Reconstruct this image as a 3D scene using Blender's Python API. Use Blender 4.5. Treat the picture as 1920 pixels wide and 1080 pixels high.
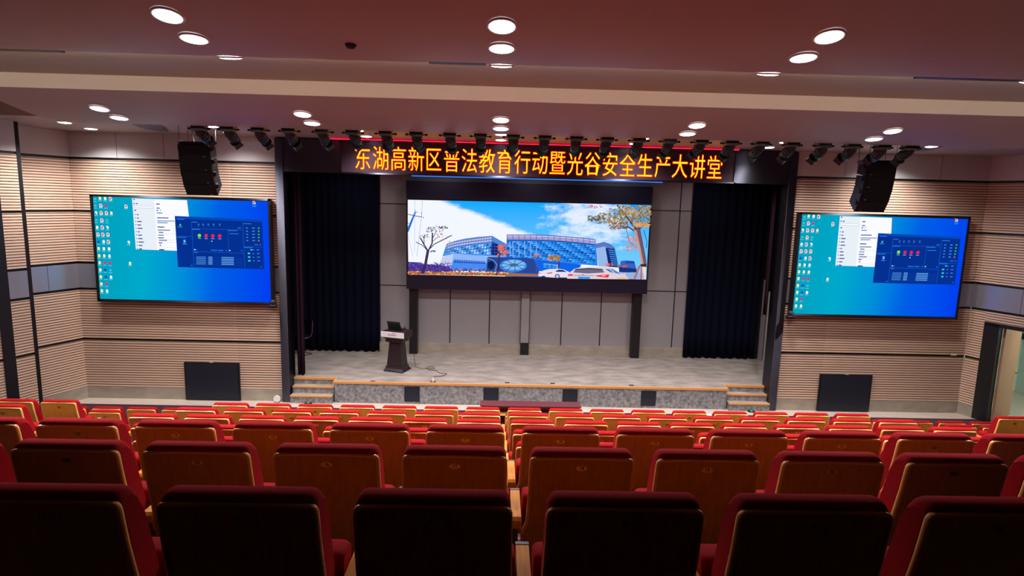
import bpy, bmesh, math, random
from mathutils import Vector, Matrix
random.seed(7)
C = bpy.context.scene
for o in list(bpy.data.objects): bpy.data.objects.remove(o)

# ------------------------------------------------------------------ camera, world, exposure
EYE = 4.458                       # height of the lens above the hall floor (floor z = 0); the camera stands at x = y = 0
FPX = 1117.289                    # focal length in pixels of the 1920 wide frame
YAW, PITCH, ROLL = 0.022596, 0.144551, 0.025330
def cam_axes():
    F = Vector((math.sin(YAW)*math.cos(PITCH), math.cos(YAW)*math.cos(PITCH), -math.sin(PITCH)))
    R = Vector((math.cos(YAW), -math.sin(YAW), 0)); U = R.cross(F)
    c, s = math.cos(ROLL), math.sin(ROLL)
    return R*c + U*s, U*c - R*s, F
CR, CU, CF = cam_axes()
cd = bpy.data.cameras.new('camera'); cam = bpy.data.objects.new('camera', cd); C.collection.objects.link(cam)
cd.sensor_width = 36; cd.lens = FPX/1920*36; cd.clip_start = .02; cd.clip_end = 200
mw = Matrix.Identity(4)
for i in range(3):
    mw[i][0] = CR[i]; mw[i][1] = CU[i]; mw[i][2] = -CF[i]
mw[2][3] = EYE
cam.matrix_world = mw
C.camera = cam
w = bpy.data.worlds.new('world'); C.world = w; w.use_nodes = True
w.node_tree.nodes['Background'].inputs[0].default_value = (.05, .055, .07, 1)
w.node_tree.nodes['Background'].inputs[1].default_value = .05
C.view_settings.view_transform = 'Standard'; C.view_settings.look = 'None'
C.view_settings.exposure = 0.0; C.view_settings.gamma = 1.0
C.view_settings.use_curve_mapping = False
C.cycles.use_denoising = True
C.cycles.max_bounces = 8; C.cycles.diffuse_bounces = 5; C.cycles.glossy_bounces = 4
C.cycles.sample_clamp_indirect = 4
DOWNLIGHT_W = {5.0: 66.0, 5.4: 66.0, 6.1: 66.0, 8.2: 60.0, 8.6: 60.0, 11.3: 100.0, 12.0: 22.0}   # power of each lit hall downlight, by lamp row
STAGE_W = 16.0                   # power of each added, unseen downlight over the stage

def ray(px, py):
    return CF + CR*((px-960)/FPX) - CU*((py-540)/FPX)
def atY(px, py, Y):
    v = ray(px, py); v = v*(Y/v.y); return Vector((v.x, v.y, v.z+EYE))
def atZ(px, py, Z):
    v = ray(px, py); v = v*((Z-EYE)/v.z); return Vector((v.x, v.y, Z))

# ------------------------------------------------------------------ helpers
def lin(c):
    return tuple((x/255/12.92 if x/255 <= .04045 else ((x/255+.055)/1.055)**2.4) for x in c)
def mat(name, rgb, rough=.6, metal=0, spec=.5, emit=0, noise=None, bump=None, sheen=0, coat=0):
    """rgb in sRGB 0-255; noise=(scale, amount, detail, stretch) varies the colour; bump=(scale, strength)"""
    m = bpy.data.materials.new(name); m.use_nodes = True
    nt = m.node_tree; b = nt.nodes['Principled BSDF']; col = lin(rgb)
    b.inputs['Base Color'].default_value = (*col, 1); b.inputs['Roughness'].default_value = rough
    b.inputs['Metallic'].default_value = metal; b.inputs['Specular IOR Level'].default_value = spec
    if sheen:
        b.inputs['Sheen Weight'].default_value = sheen; b.inputs['Sheen Roughness'].default_value = .4
        b.inputs['Sheen Tint'].default_value = (*[min(1, x*2.6+.01) for x in col], 1)
    if coat: b.inputs['Coat Weight'].default_value = coat; b.inputs['Coat Roughness'].default_value = .12
    if emit:
        b.inputs['Emission Color'].default_value = (*col, 1); b.inputs['Emission Strength'].default_value = emit
        b.inputs['Base Color'].default_value = (*[x*.1 for x in col], 1)
    if noise or bump:
        tc = nt.nodes.new('ShaderNodeTexCoord'); mp = nt.nodes.new('ShaderNodeMapping')
        nt.links.new(tc.outputs['Object'], mp.inputs['Vector'])
    if noise:
        if len(noise) > 3: mp.inputs['Scale'].default_value = noise[3]
        n = nt.nodes.new('ShaderNodeTexNoise'); n.inputs['Scale'].default_value = noise[0]
        n.inputs['Detail'].default_value = noise[2] if len(noise) > 2 else 4
        nt.links.new(mp.outputs[0], n.inputs['Vector'])
        r = nt.nodes.new('ShaderNodeValToRGB'); a = noise[1]
        r.color_ramp.elements[0].position = .3; r.color_ramp.elements[1].position = .7
        r.color_ramp.elements[0].color = (*[x*(1-a) for x in col], 1); r.color_ramp.elements[1].color = (*[min(1, x*(1+a)) for x in col], 1)
        nt.links.new(n.outputs['Fac'], r.inputs[0]); nt.links.new(r.outputs[0], b.inputs['Base Color'])
    if bump:
        n2 = nt.nodes.new('ShaderNodeTexNoise'); n2.inputs['Scale'].default_value = bump[0]; n2.inputs['Detail'].default_value = 3
        nt.links.new(mp.outputs[0], n2.inputs['Vector'])
        bp = nt.nodes.new('ShaderNodeBump'); bp.inputs['Strength'].default_value = bump[1]; bp.inputs['Distance'].default_value = .01
        nt.links.new(n2.outputs['Fac'], bp.inputs['Height']); nt.links.new(bp.outputs[0], b.inputs['Normal'])
    return m
_em = {}
def emit(rgb, k=1.0):
    key = (tuple(rgb), k)
    if key not in _em:
        m = bpy.data.materials.new('display_colour'); m.use_nodes = True; nt = m.node_tree
        nt.nodes.remove(nt.nodes['Principled BSDF'])
        e = nt.nodes.new('ShaderNodeEmission'); e.inputs[0].default_value = (*lin(rgb), 1); e.inputs[1].default_value = k
        nt.links.new(e.outputs[0], nt.nodes['Material Output'].inputs[0]); _em[key] = m
    return _em[key]

class MB:
    """collects faces, builds ONE mesh object"""
    def __init__(s): s.v = []; s.f = []; s.m = []; s.sm = []; s.mats = []
    def mi(s, m):
        if m not in s.mats: s.mats.append(m)
        return s.mats.index(m)
    def add(s, vs, fs, m, smooth=False):
        b = len(s.v); s.v += [tuple(v) for v in vs]; k = s.mi(m)
        for f in fs: s.f.append([b+i for i in f]); s.m.append(k); s.sm.append(smooth)
        return s
    def box(s, x0, x1, y0, y1, z0, z1, m, M=None):
        vs = [Vector((x, y, z)) for z in (z0, z1) for y in (y0, y1) for x in (x0, x1)]
        if M is not None: vs = [M @ v for v in vs]
        return s.add(vs, [(0,2,3,1),(4,5,7,6),(0,1,5,4),(1,3,7,5),(3,2,6,7),(2,0,4,6)], m)
    def poly(s, pts, m): return s.add(pts, [list(range(len(pts)))], m)
    def prism(s, pts, d, m, smooth=False):
        """closed outline pts extruded by the vector d"""
        n = len(pts); d = Vector(d); vs = [Vector(p) for p in pts] + [Vector(p)+d for p in pts]
        s.add(vs, [list(range(n))[::-1], list(range(n, 2*n))], m)
        b = len(s.v)-2*n; k = s.mi(m)
        for i in range(n):
            j = (i+1) % n; s.f.append([b+i, b+j, b+n+j, b+n+i]); s.m.append(k); s.sm.append(smooth)
        return s
    def grid(s, rows, m, smooth=True, closed=False):
        n = len(rows[0]); vs = [p for r in rows for p in r]; fs = []
        for i in range(len(rows)-1):
            for j in range(n if closed else n-1):
                k = (j+1) % n; fs.append((i*n+j, i*n+k, (i+1)*n+k, (i+1)*n+j))
        return s.add(vs, fs, m, smooth)
    def tube(s, path, r, m, n=6, smooth=True, caps=True):
        path = [Vector(p) for p in path]; rows = []; up = None
        for i, p in enumerate(path):
            t = (path[min(i+1, len(path)-1)] - path[max(i-1, 0)]).normalized()
            a = (t.cross(Vector((0, 0, 1))) if abs(t.z) < .95 else t.cross(Vector((0, 1, 0)))) if up is None else (up - t*up.dot(t))
            a.normalize(); up = a; b = t.cross(a); rr = r[i] if isinstance(r, (list, tuple)) else r
            rows.append([p + (a*math.cos(q) + b*math.sin(q))*rr for q in [2*math.pi*k/n for k in range(n)]])
        s.grid(rows, m, smooth, True)
        if caps: s.add(rows[0], [list(range(n))[::-1]], m); s.add(rows[-1], [list(range(n))], m)
        return s
    def cyl(s, p0, p1, r0, r1, m, n=16): return s.tube([p0, p1], [r0, r1], m, n)
    def lathe(s, prof, m, n=24, centre=(0, 0, 0), smooth=True):
        c = Vector(centre)
        s.grid([[c + Vector((r*math.cos(q), r*math.sin(q), z)) for q in [2*math.pi*k/n for k in range(n)]] for r, z in prof], m, smooth, True); return s
    def mesh(s, name):
        me = bpy.data.meshes.new(name); me.from_pydata(s.v, [], s.f)
        for m in s.mats: me.materials.append(m)
        me.polygons.foreach_set('material_index', s.m); me.polygons.foreach_set('use_smooth', s.sm); me.update()
        return me
    def fix(s, me):
        bm = bmesh.new(); bm.from_mesh(me); bmesh.ops.recalc_face_normals(bm, faces=bm.faces); bm.to_mesh(me); bm.free(); return me
    def build(s, name, parent=None, loc=None, bevel=0, fix=True):
        me = s.mesh(name)
        if fix: s.fix(me)
        o = bpy.data.objects.new(name, me); C.collection.objects.link(o)
        if parent is not None: o.parent = parent
        if loc is not None: o.location = loc
        if bevel:
            b = o.modifiers.new('bevel', 'BEVEL'); b.width = bevel; b.segments = 2; b.limit_method = 'ANGLE'; b.harden_normals = False
        return o
def tag(o, label, cat, group=None, kind=None):
    o['label'] = label; o['category'] = cat
    if group: o['group'] = group
    if kind: o['kind'] = kind
    return o
def thing(name, label, cat, loc=(0, 0, 0), rz=0, group=None):
    o = bpy.data.objects.new(name, None); C.collection.objects.link(o); o.location = loc; o.rotation_euler = (0, 0, rz); o.empty_display_size = .1
    return tag(o, label, cat, group)
def struct(o): o['kind'] = 'structure'; return o
def dup(root, loc, rz=None, label=None, kids=None):
    r = root.copy(); C.collection.objects.link(r); r.location = loc
    if rz is not None: r.rotation_euler = (0, 0, rz)
    if label: r['label'] = label
    for ch in (kids or list(root.children)):
        c = ch.copy(); C.collection.objects.link(c); c.parent = r
        for g in ch.children:
            d = g.copy(); C.collection.objects.link(d); d.parent = c
    return r
def text_mesh(body, size=1.0, offset=0, shear=0):
    cu = bpy.data.curves.new('writing', 'FONT'); cu.body = body; cu.size = size; cu.align_x = 'CENTER'; cu.align_y = 'CENTER'
    cu.offset = offset; cu.shear = shear; cu.resolution_u = 3
    ob = bpy.data.objects.new('writing', cu); C.collection.objects.link(ob)
    dg = bpy.context.evaluated_depsgraph_get(); me = bpy.data.meshes.new_from_object(ob.evaluated_get(dg))
    vs = [v.co.copy() for v in me.vertices]; fs = [list(p.vertices) for p in me.polygons]
    bpy.data.objects.remove(ob); bpy.data.curves.remove(cu); bpy.data.meshes.remove(me)
    return vs, fs
ORD = ['zeroth', 'first', 'second', 'third', 'fourth', 'fifth', 'sixth', 'seventh', 'eighth', 'ninth', 'tenth', 'eleventh', 'twelfth', 'thirteenth',
       'fourteenth', 'fifteenth', 'sixteenth', 'seventeenth', 'eighteenth', 'nineteenth', 'twentieth', 'twenty-first', 'twenty-second', 'twenty-third', 'twenty-fourth']

# ------------------------------------------------------------------ materials
M_velvet = mat('red_velvet', (148, 6, 18), .85, spec=.15, noise=(90, .12), bump=(300, .15), sheen=.55)
M_back = mat('back_veneer', (198, 126, 46), .42, noise=(9, .14, 6, (6, 6, .6)))
M_edge = mat('edge_veneer', (236, 174, 96), .18, coat=.6)
M_arm = mat('armrest_wood', (206, 130, 42), .6, spec=.2, noise=(14, .15, 5, (5, .6, 5)))
M_steel = mat('grey_steel', (96, 98, 104), .5, metal=.3)
M_plate = mat('brass_plate', (206, 168, 74), .35, metal=.8)
M_ink = mat('black_ink', (16, 14, 14), .6)
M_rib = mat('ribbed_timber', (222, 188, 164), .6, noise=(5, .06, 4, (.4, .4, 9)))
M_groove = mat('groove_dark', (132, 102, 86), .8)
M_white = mat('white_panel', (206, 202, 202), .5, noise=(3, .02))
M_band = mat('satin_band', (172, 172, 184), .26, metal=.6)
M_black = mat('black_trim', (16, 16, 22), .45)
M_gloss = mat('dark_mirror_steel', (92, 92, 104), .16, metal=1.0)
b_ = M_gloss.node_tree.nodes['Principled BSDF']; b_.inputs['Anisotropic'].default_value = .95; b_.inputs['Roughness'].default_value = .45
tg = M_gloss.node_tree.nodes.new('ShaderNodeCombineXYZ'); tg.inputs[2].default_value = 1; M_gloss.node_tree.links.new(tg.outputs[0], b_.inputs['Tangent'])   # brushed along the height
M_stone = mat('stone_skirting', (158, 148, 134), .5, noise=(3.5, .16, 8, (1, 1, 2)))
M_tile = mat('floor_tile', (196, 180, 168), .4, noise=(6, .06, 6))
M_carpet = mat('purple_carpet', (70, 46, 56), .95, spec=.1, noise=(60, .12))
M_tier = mat('tier_carpet', (52, 38, 44), .95, spec=.1, noise=(60, .12))
M_tread = mat('aisle_carpet', (128, 108, 106), .9, spec=.1, noise=(60, .12))
M_stage = mat('stage_carpet', (150, 139, 133), .95, spec=.1, noise=(2.4, .26, 10, (1, 2.2, 1)), bump=(60, .3))
M_riser = mat('speckled_carpet', (128, 126, 128), .95, spec=.1, noise=(15, .45, 8), bump=(60, .3))
M_nose = mat('step_nosing', (214, 150, 84), .45)
M_panel = mat('grey_wall_panel', (146, 141, 146), .55, noise=(2, .03))
M_joint = mat('dark_joint', (22, 20, 26), .7)
M_ceil = mat('ceiling_paint', (172, 160, 162), .5, noise=(1.5, .015))
M_lit_face = mat('ceiling_lit_face_tone', (242, 238, 228), .55)  # upright faces made paler to stand in for light falling on them
M_soffit = mat('ceiling_soffit_shade_tone', (170, 172, 160), .6)  # toned below the upright face, recess shade put into the colour
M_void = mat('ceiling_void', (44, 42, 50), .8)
M_curtain = mat('stage_curtain_bloom_navy', (8, 12, 32), .9, spec=.1)  # black cloth, blue bloom put into the colour
M_drape = mat('dark_plum_drape', (38, 18, 30), .9, spec=.1)
M_grille = mat('black_grille_bloom', (14, 19, 36), .6, noise=(300, .4))  # black mesh tinted with the same blue bloom as the speakers
M_spk = mat('speaker_black_bloom', (18, 24, 42), .5, bump=(200, .2))  # blue lens bloom mixed into the black
M_lamp = mat('black_lamp_body', (14, 14, 18), .35)
M_chrome = mat('chrome_tube', (200, 200, 206), .15, metal=1)
M_lect = mat('dark_lectern_wood', (36, 24, 30), .4, noise=(12, .2, 4, (4, 4, .5)))
M_signw = mat('white_sign_board', (226, 216, 222), .4)
M_deskw = mat('maroon_desk_wood', (98, 44, 48), .3, noise=(10, .15, 5, (.6, 5, 5)), coat=.3)
M_maroon = mat('maroon_edge', (78, 20, 30), .6)
M_ring = mat('downlight_ring', (226, 226, 228), .4)
M_glow = emit((255, 250, 255), 10.0)
M_door = mat('pale_door_wood', (180, 132, 104), .5, noise=(4, .06, 5, (5, 5, .4)))
M_corr = mat('corridor_paint', (216, 232, 222), .6)
M_wire = mat('black_cable', (14, 14, 16), .5)
M_plastic = mat('white_plastic', (226, 222, 216), .4)

# ------------------------------------------------------------------ hall shell
ZF = [0, .27, 1.342, 2.425, 2.983, 4.06, 5.136, 5.70]          # skirting, two ribbed fields, band, two ribbed fields, white frieze
PITCH_R, GRV, DEEP = .0535, .017, .014
def wall_run(name, p0, p1, joints=(), zlo=0, frieze_joints=(), stone=True):
    """ribbed acoustic wall between plan points p0 and p1; the room lies to the right of the direction p0 -> p1"""
    a, b = Vector((*p0, 0)), Vector((*p1, 0)); d = (b-a).normalized(); nrm = Vector((d.y, -d.x, 0)); L = (b-a).length
    mb = MB()
    def pt(s, z, out=0): return a + d*s + nrm*out + Vector((0, 0, z))
    def strip(z0, z1, m, out0=0, out1=0): mb.add([pt(0, z0, out0), pt(L, z0, out0), pt(L, z1, out1), pt(0, z1, out1)], [(0, 1, 2, 3)], m)
    if zlo < .2:
        strip(0, .262, M_stone if stone else M_rib); strip(.262, .27, M_joint, 0, 0)
    for z0, z1, kind in ((.27, 1.342, 'r'), (1.342, 2.425, 'r'), (2.425, 2.983, 'b'), (2.983, 4.06, 'r'), (4.06, 5.136, 'r'), (5.136, 5.72, 'w')):
        if z1 <= zlo: continue
        top = z1 - .05 if z1 < 5.5 else z1
        z0 = max(z0, zlo)
        if kind == 'r':
            z = z0
            while z < top-1e-4:
                e = min(z+PITCH_R-GRV, top); strip(z, e, M_rib)
                g = min(e+GRV, top)
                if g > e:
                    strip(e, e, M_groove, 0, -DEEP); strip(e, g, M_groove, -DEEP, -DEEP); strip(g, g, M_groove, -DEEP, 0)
                z = g
        else: strip(z0, top, M_band if kind == 'b' else M_white)
        if top < z1:
            strip(top, top, M_black, 0, -.02); strip(top, z1, M_black, -.02, -.02); strip(z1, z1, M_black, -.02, 0)
    for s in joints: mb.add([pt(s-.004, 2.425, .001), pt(s+.004, 2.425, .001), pt(s+.004, 2.93, .001), pt(s-.004, 2.93, .001)], [(0, 1, 2, 3)], M_joint)
    for s in frieze_joints: mb.add([pt(s-.004, 5.136, .001), pt(s+.004, 5.136, .001), pt(s+.004, 5.7, .001), pt(s-.004, 5.7, .001)], [(0, 1, 2, 3)], M_joint)
    return struct(mb.build(name, fix=False))
FW = 12.65
wall_run('wall_front_left', (-8.865, FW), (-4.64, FW), frieze_joints=(.97, 1.93, 2.9))
wall_run('wall_front_right', (6.2, FW), (10.346, FW), frieze_joints=(1.05, 2.1, 3.1))
wall_run('wall_left_facet', (-9.211, 11.827), (-8.865, FW), joints=(.3,))
wall_run('wall_left', (-9.42, 10.1), (-8.917, 11.45), stone=False)
wall_run('wall_left_rear', (-9.42, -3), (-9.42, 10.1), stone=False)
wall_run('wall_right_facet', (10.346, FW), (10.464, 12.37))
wall_run('wall_right', (10.464, 12.37), (11.03, 11.02), joints=(.6,), zlo=2.13)
wall_run('wall_right_rear', (11.03, 11.02), (11.03, -3))
mb = MB(); mb.box(-9.6, 11.3, -3.1, -3, 0, 9, mat('dark_timber_wall', (70, 50, 42), .6)); struct(mb.build('wall_back'))
# black vertical trims where the side wall steps
mb = MB(); mb.prism([(-8.90, 11.44, 0), (-8.94, 11.39, 0), (-8.98, 11.44, 0), (-8.94, 11.49, 0)], (0, 0, 5.7), M_black); mb.prism([(-8.94, 11.46, 0), (-9.211, 11.827, 0), (-9.25, 11.80, 0), (-8.97, 11.44, 0)], (0, 0, 5.7), M_black); struct(mb.build('trim_1'))
q = Vector((.352, .936, 0)); n_ = Vector((.936, -.352, 0)); o_ = Vector((-9.093, 10.98, 0))
mb = MB(); mb.prism([o_-q*.1, o_+q*.1, o_+q*.1+n_*.02, o_-q*.1+n_*.02], (0, 0, 5.7), M_black); struct(mb.build('trim_2'))

# floor: one flat front floor, tile apron before the stage, carpeted tiers
ROWS = {  # name: (y of the chair backs, floor height)
 'R1': (1.602, 2.634), 'R2': (2.465, 2.402), 'R3': (3.317, 2.168), 'R4': (4.18, 1.711), 'F5': (5.05, 1.457),
 'F6': (5.916, 1.221), 'F7': (6.785, .976), 'F8': (7.66, .731), 'F9': (8.53, .272), 'F10': (9.41, .002)}
mb = MB()
X0, X1 = -9.6, 11.2
mb.box(X0, X1, 8.95, 12.262, -.2, 0, M_carpet)
mb.box(X0, X1, 12.262, 12.9, -.2, .0, M_tile)
mb.box(-9.0, 10.45, 12.235, 12.262, -.2, .006, M_maroon)
names = list(ROWS)
mb.box(X0, X1, -3, 0.75, -.2, 2.887, M_tier)
for i, n in enumerate(names[:-1]):
    y, z = ROWS[n]; ynext = ROWS[names[i+1]][0]
    mb.box(X0, X1, y-.85 if i == 0 else y-.37, ynext-.37, -.2, z, M_tier)
    mb.box(X0, X1, ynext-.40, ynext-.37, z-.03, z+.004, M_maroon)
# pale tiled treads along the two side aisles
for xa, xb in ((-5.35, -3.75), (5.05, 6.75)):
    for n in ('R4', 'F5', 'F6', 'F7', 'F8', 'F9'):
        i = names.index(n); y, z = ROWS[n]; mb.box(xa, xb, y-.36, ROWS[names[i+1]][0]-.41, z, z+.012, M_tread)
struct(mb.build('floor'))

# ceiling: three hanging panels with a dark recess between, all at real heights
def E_(z): return z + EYE
CX0, CX1 = -9.7, 11.5
def p1z(y):
    if y > 5.8: return 1.29 + .35*(y-5.8)**2
    if y > 4.8: return 1.29 + .148*(y-5.8)**2
    return 1.438 - .296*(y-4.8)
def sheet(name, ys, zf, x0, x1, m, lip_front=0, lip_back=0, sides=0, nx=2):
    mb = MB(); rows = []
    pr = [(y, E_(zf(y))) for y in ys]
    if lip_front: pr = [(ys[0], E_(zf(ys[0]))+lip_front)] + pr
    mid = pr
    if lip_back: mid = pr + [(ys[-1], E_(zf(ys[-1]))+lip_back)]
    for i in range(len(mid)-1):
        (ya, za), (yb, zb) = mid[i], mid[i+1]
        edge = (lip_front and i == 0) or (lip_back and i == len(mid)-2)
        mb.add([(x0, ya, za), (x0, yb, zb), (x1, yb, zb), (x1, ya, za)], [(0, 1, 2, 3)], M_lit_face if edge else m, smooth=False)
    if sides:
        for x in (x0, x1):
            for i in range(len(ys)-1):
                za, zb = E_(zf(ys[i])), E_(zf(ys[i+1]))
                mb.add([(x, ys[i], za), (x, ys[i+1], zb), (x, ys[i+1], zb+sides), (x, ys[i], za+sides)], [(0, 1, 2, 3)], m)
    return struct(mb.build(name, fix=False))
P1Y = [-3, 0, 2, 3, 3.8, 4.4] + [4.8 + .09*i for i in range(16)]
P2Y = [7.6, 7.8, 8.0, 8.2, 8.4, 8.6, 8.8, 9.05]
def p2z(y):
    t = y-7.6
    return 1.215 - .2566*t + .036*t*t + .0187*t**3
P3Y = [10.8, 11.05, 11.3, 11.7, 12.0, 12.4, 13.0]
def p3z(y): return 1.185 + .034*max(0, 12.4-y)**1.5
sheet('ceiling', P1Y, p1z, CX0, CX1, M_ceil, lip_back=.5)
mb = MB(); mb.add([(CX0, 6.1, E_(1.388)), (CX0, 7.62, E_(1.388)), (CX1, 7.62, E_(1.388)), (CX1, 6.1, E_(1.388))], [(0, 1, 2, 3)], M_soffit); struct(mb.build('ceiling', fix=False))
mb = MB(); mb.add([(CX0, 7.6, E_(1.215)), (CX1, 7.6, E_(1.215)), (CX1, 7.6, E_(1.40)), (CX0, 7.6, E_(1.40))], [(0, 1, 2, 3)], M_lit_face); struct(mb.build('ceiling', fix=False))
sheet('ceiling', P2Y, p2z, -6.45, 8.0, M_ceil, lip_back=.4, sides=.5)
sheet('ceiling', P3Y, p3z, CX0, CX1, M_ceil, lip_front=.35)
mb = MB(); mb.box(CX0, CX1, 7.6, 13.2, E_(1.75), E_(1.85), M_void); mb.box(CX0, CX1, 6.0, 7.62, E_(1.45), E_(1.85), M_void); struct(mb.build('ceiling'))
# curved slots beside the outer lamps, screen glow put into their bluish colour
def slot(pts, name):
    mb = MB(); up = [Vector((x, y, E_(p3z(y))-.004)) for x, y in pts]; mb.prism(up, (0, 0, -.012), mat('ceiling_slot_glow_tint', (84, 84, 108), .5)); return struct(mb.build(name))
SL = [(-6.66, 11.1), (-6.2, 11.08), (-6.26, 11.4), (-6.35, 11.7), (-6.49, 12.03), (-6.66, 12.03), (-6.80, 11.85), (-6.80, 11.6), (-6.74, 11.3)]
slot(SL[::-1], 'trim_3')
slot([(1.53-x, y) for x, y in SL], 'trim_4')

# ------------------------------------------------------------------ stage: platform, steps, back wall, proscenium
SZ = .478
mb = MB()
SF, SB = 12.62, 12.88          # stage front, and the set-back edge behind the steps
mb.box(-3.53, 5.10, SF, SB, 0, SZ-.04, M_riser); mb.box(-5.6, 7.2, SB, 15.3, 0, SZ-.04, M_riser)
mb.box(-3.53, 5.10, SF+.03, SB, SZ-.04, SZ, M_stage); mb.box(-5.6, 7.2, SB+.03, 15.3, SZ-.04, SZ, M_stage); mb.box(-3.50, 5.07, SB, SB+.03, SZ-.04, SZ, M_stage)
mb.box(-3.56, 5.13, SF-.012, SF+.03, SZ-.045, SZ+.003, M_nose)
mb.box(-3.56, -3.53, SF+.03, SB+.03, SZ-.045, SZ+.003, M_nose); mb.box(5.10, 5.13, SF+.03, SB+.03, SZ-.045, SZ+.003, M_nose)
mb.box(-4.5, -3.56, SB-.012, SB+.03, SZ-.045, SZ+.003, M_nose); mb.box(5.13, 6.06, SB-.012, SB+.03, SZ-.045, SZ+.003, M_nose)
struct(mb.build('floor_stage'))
def steps(x0, x1, label):
    t = thing('stage_steps', label, 'steps', (x0, 12.54, 0)); w = x1-x0
    for k, (y0, z1) in enumerate(((0, .175), (.17, .33))):
        b = MB(); b.box(0, w, y0, .34, 0 if k == 0 else .175, z1-.03, M_riser); b.box(0, w, y0+.03, .34, z1-.03, z1, M_stage); o = b.build('step', t)
        b = MB(); b.box(0, w, y0-.012, y0+.03, z1-.032, z1+.002, M_nose); b.build('nosing', o)
steps(-4.47, -3.57, 'grey carpeted stage steps with pale nosing, on the lectern side of the stage')
steps(5.14, 6.04, 'grey carpeted stage steps with pale nosing, on the side nearer the door')
# back wall of grey panels
mb = MB(); BW = 15.30
mb.box(-5.7, 7.3, BW, BW+.2, 0, 5.9, M_panel)
mb.box(-5.6, 7.2, BW-.03, BW, SZ, .735, M_stone)
for z in (2.235, 4.32): mb.box(-5.6, 7.2, BW-.006, BW, z-.011, z+.011, M_joint)
for x in (-1.25, -.225, 1.66, 2.685): mb.box(x-.014, x+.014, BW-.006, BW, .735, 2.235, M_joint)
for x in (-3.07, 4.60): mb.box(x-.014, x+.014, BW-.006, BW, .735, 5.6, M_joint)
struct(mb.build('wall_stage_back'))
mb = MB(); mb.box(-5.8, -5.6, 12.9, 15.4, 0, 5.9, M_black); struct(mb.build('wall_stage_left'))
mb = MB(); mb.box(7.2, 7.4, 12.9, 15.4, 0, 5.9, M_black); struct(mb.build('wall_stage_right'))
mb = MB(); mb.box(-5.8, 7.4, 12.66, 15.5, 5.62, 5.8, M_black); struct(mb.build('ceiling_stage'))
# proscenium frame
mb = MB(); mb.box(-4.655, -4.49, 12.58, 12.98, 0, 5.62, M_gloss); struct(mb.build('trim_5', bevel=.006))
mb = MB(); mb.box(6.035, 6.205, 12.58, 12.98, 0, 5.62, M_gloss); struct(mb.build('trim_6', bevel=.006))
mb = MB(); mb.box(-4.49, 6.035, 12.60, 12.95, 4.945, 5.62, M_gloss); struct(mb.build('trim_7', bevel=.006))
mb = MB(); mb.box(-4.66, -4.62, 12.98, 14.0, 0, 5.62, M_black); mb.box(-5.6, -4.62, 13.96, 14.0, SZ, 5.62, M_black)
# wing returns on both sides of the opening
mb = MB(); mb.box(-5.6, -4.655, 12.66, 12.9, 0, 5.62, M_black); struct(mb.build('wall_wing_left'))
mb = MB(); mb.box(6.205, 7.2, 12.66, 12.9, 0, 5.62, M_black); struct(mb.build('wall_wing_right'))

# door in the right wall
dv = Vector((.387, -.922, 0)); dn = Vector((.922, .387, 0)); D0 = Vector((10.464, 12.37, 0))
fr = thing('door_1', 'pale wooden door standing open in a black frame by the stage wall', 'door', D0)
def dquad(mb, s0, s1, o0, o1, z0, z1, m):
    mb.prism([dv*s0+dn*o0+Vector((0, 0, z0)), dv*s1+dn*o0+Vector((0, 0, z0)), dv*s1+dn*o1+Vector((0, 0, z0)), dv*s0+dn*o1+Vector((0, 0, z0))], (0, 0, z1-z0), m)
mb = MB(); dquad(mb, 0, .29, -.02, .12, 0, 2.13, M_black); dquad(mb, 1.30, 1.46, -.02, .12, 0, 2.13, M_black); dquad(mb, 0, 1.46, -.02, .12, 2.08, 2.16, M_black); mb.build('door_frame', fr)
lv = Vector((.848, .53, 0)); ln = Vector((.53, -.848, 0)); H0 = dv*.30+dn*.13
mb = MB(); mb.prism([H0, H0+lv*.92, H0+lv*.92+ln*.045, H0+ln*.045], (0, 0, 2.06), M_door); leaf = mb.build('door_leaf', fr)
hp = H0+lv*.84+ln*.045
mb = MB(); mb.tube([hp+Vector((0, 0, 1.0)), hp+ln*.05+Vector((0, 0, 1.0)), hp+ln*.05-lv*.12+Vector((0, 0, 1.0))], .011, M_chrome, 8); mb.build('door_handle', leaf)
fr['kind'] = 'structure'
for k in ('label', 'category'): del fr[k]
# corridor behind the door
mb = MB(); mb.box(10.5, 15.5, 9.5, 14.5, -.1, -.004, M_tile); struct(mb.build('floor_corridor'))
mb = MB(); mb.box(13.2, 13.3, 9.5, 14.5, 0, 3, M_corr); mb.box(10.7, 13.2, 14.4, 14.5, 0, 3, M_corr); mb.box(13.17, 13.2, 9.5, 14.5, 1.35, 1.5, M_black); struct(mb.build('wall_corridor'))
mb = MB(); mb.box(11.05, 15.5, 9.5, 14.5, 2.6, 2.7, M_white); struct(mb.build('ceiling_corridor'))
t = thing('corridor_lamp', 'lit white square lamp on the corridor ceiling behind the open door', 'lamp', (12.3, 11.6, 2.6))
mb = MB(); mb.box(-.32, .32, -.32, .32, -.05, 0, M_ring); mb.build('housing', t)
mb = MB(); mb.box(-.3, .3, -.3, .3, -.056, -.051, emit((236, 255, 240), 40)); mb.build('diffuser', t)

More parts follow.
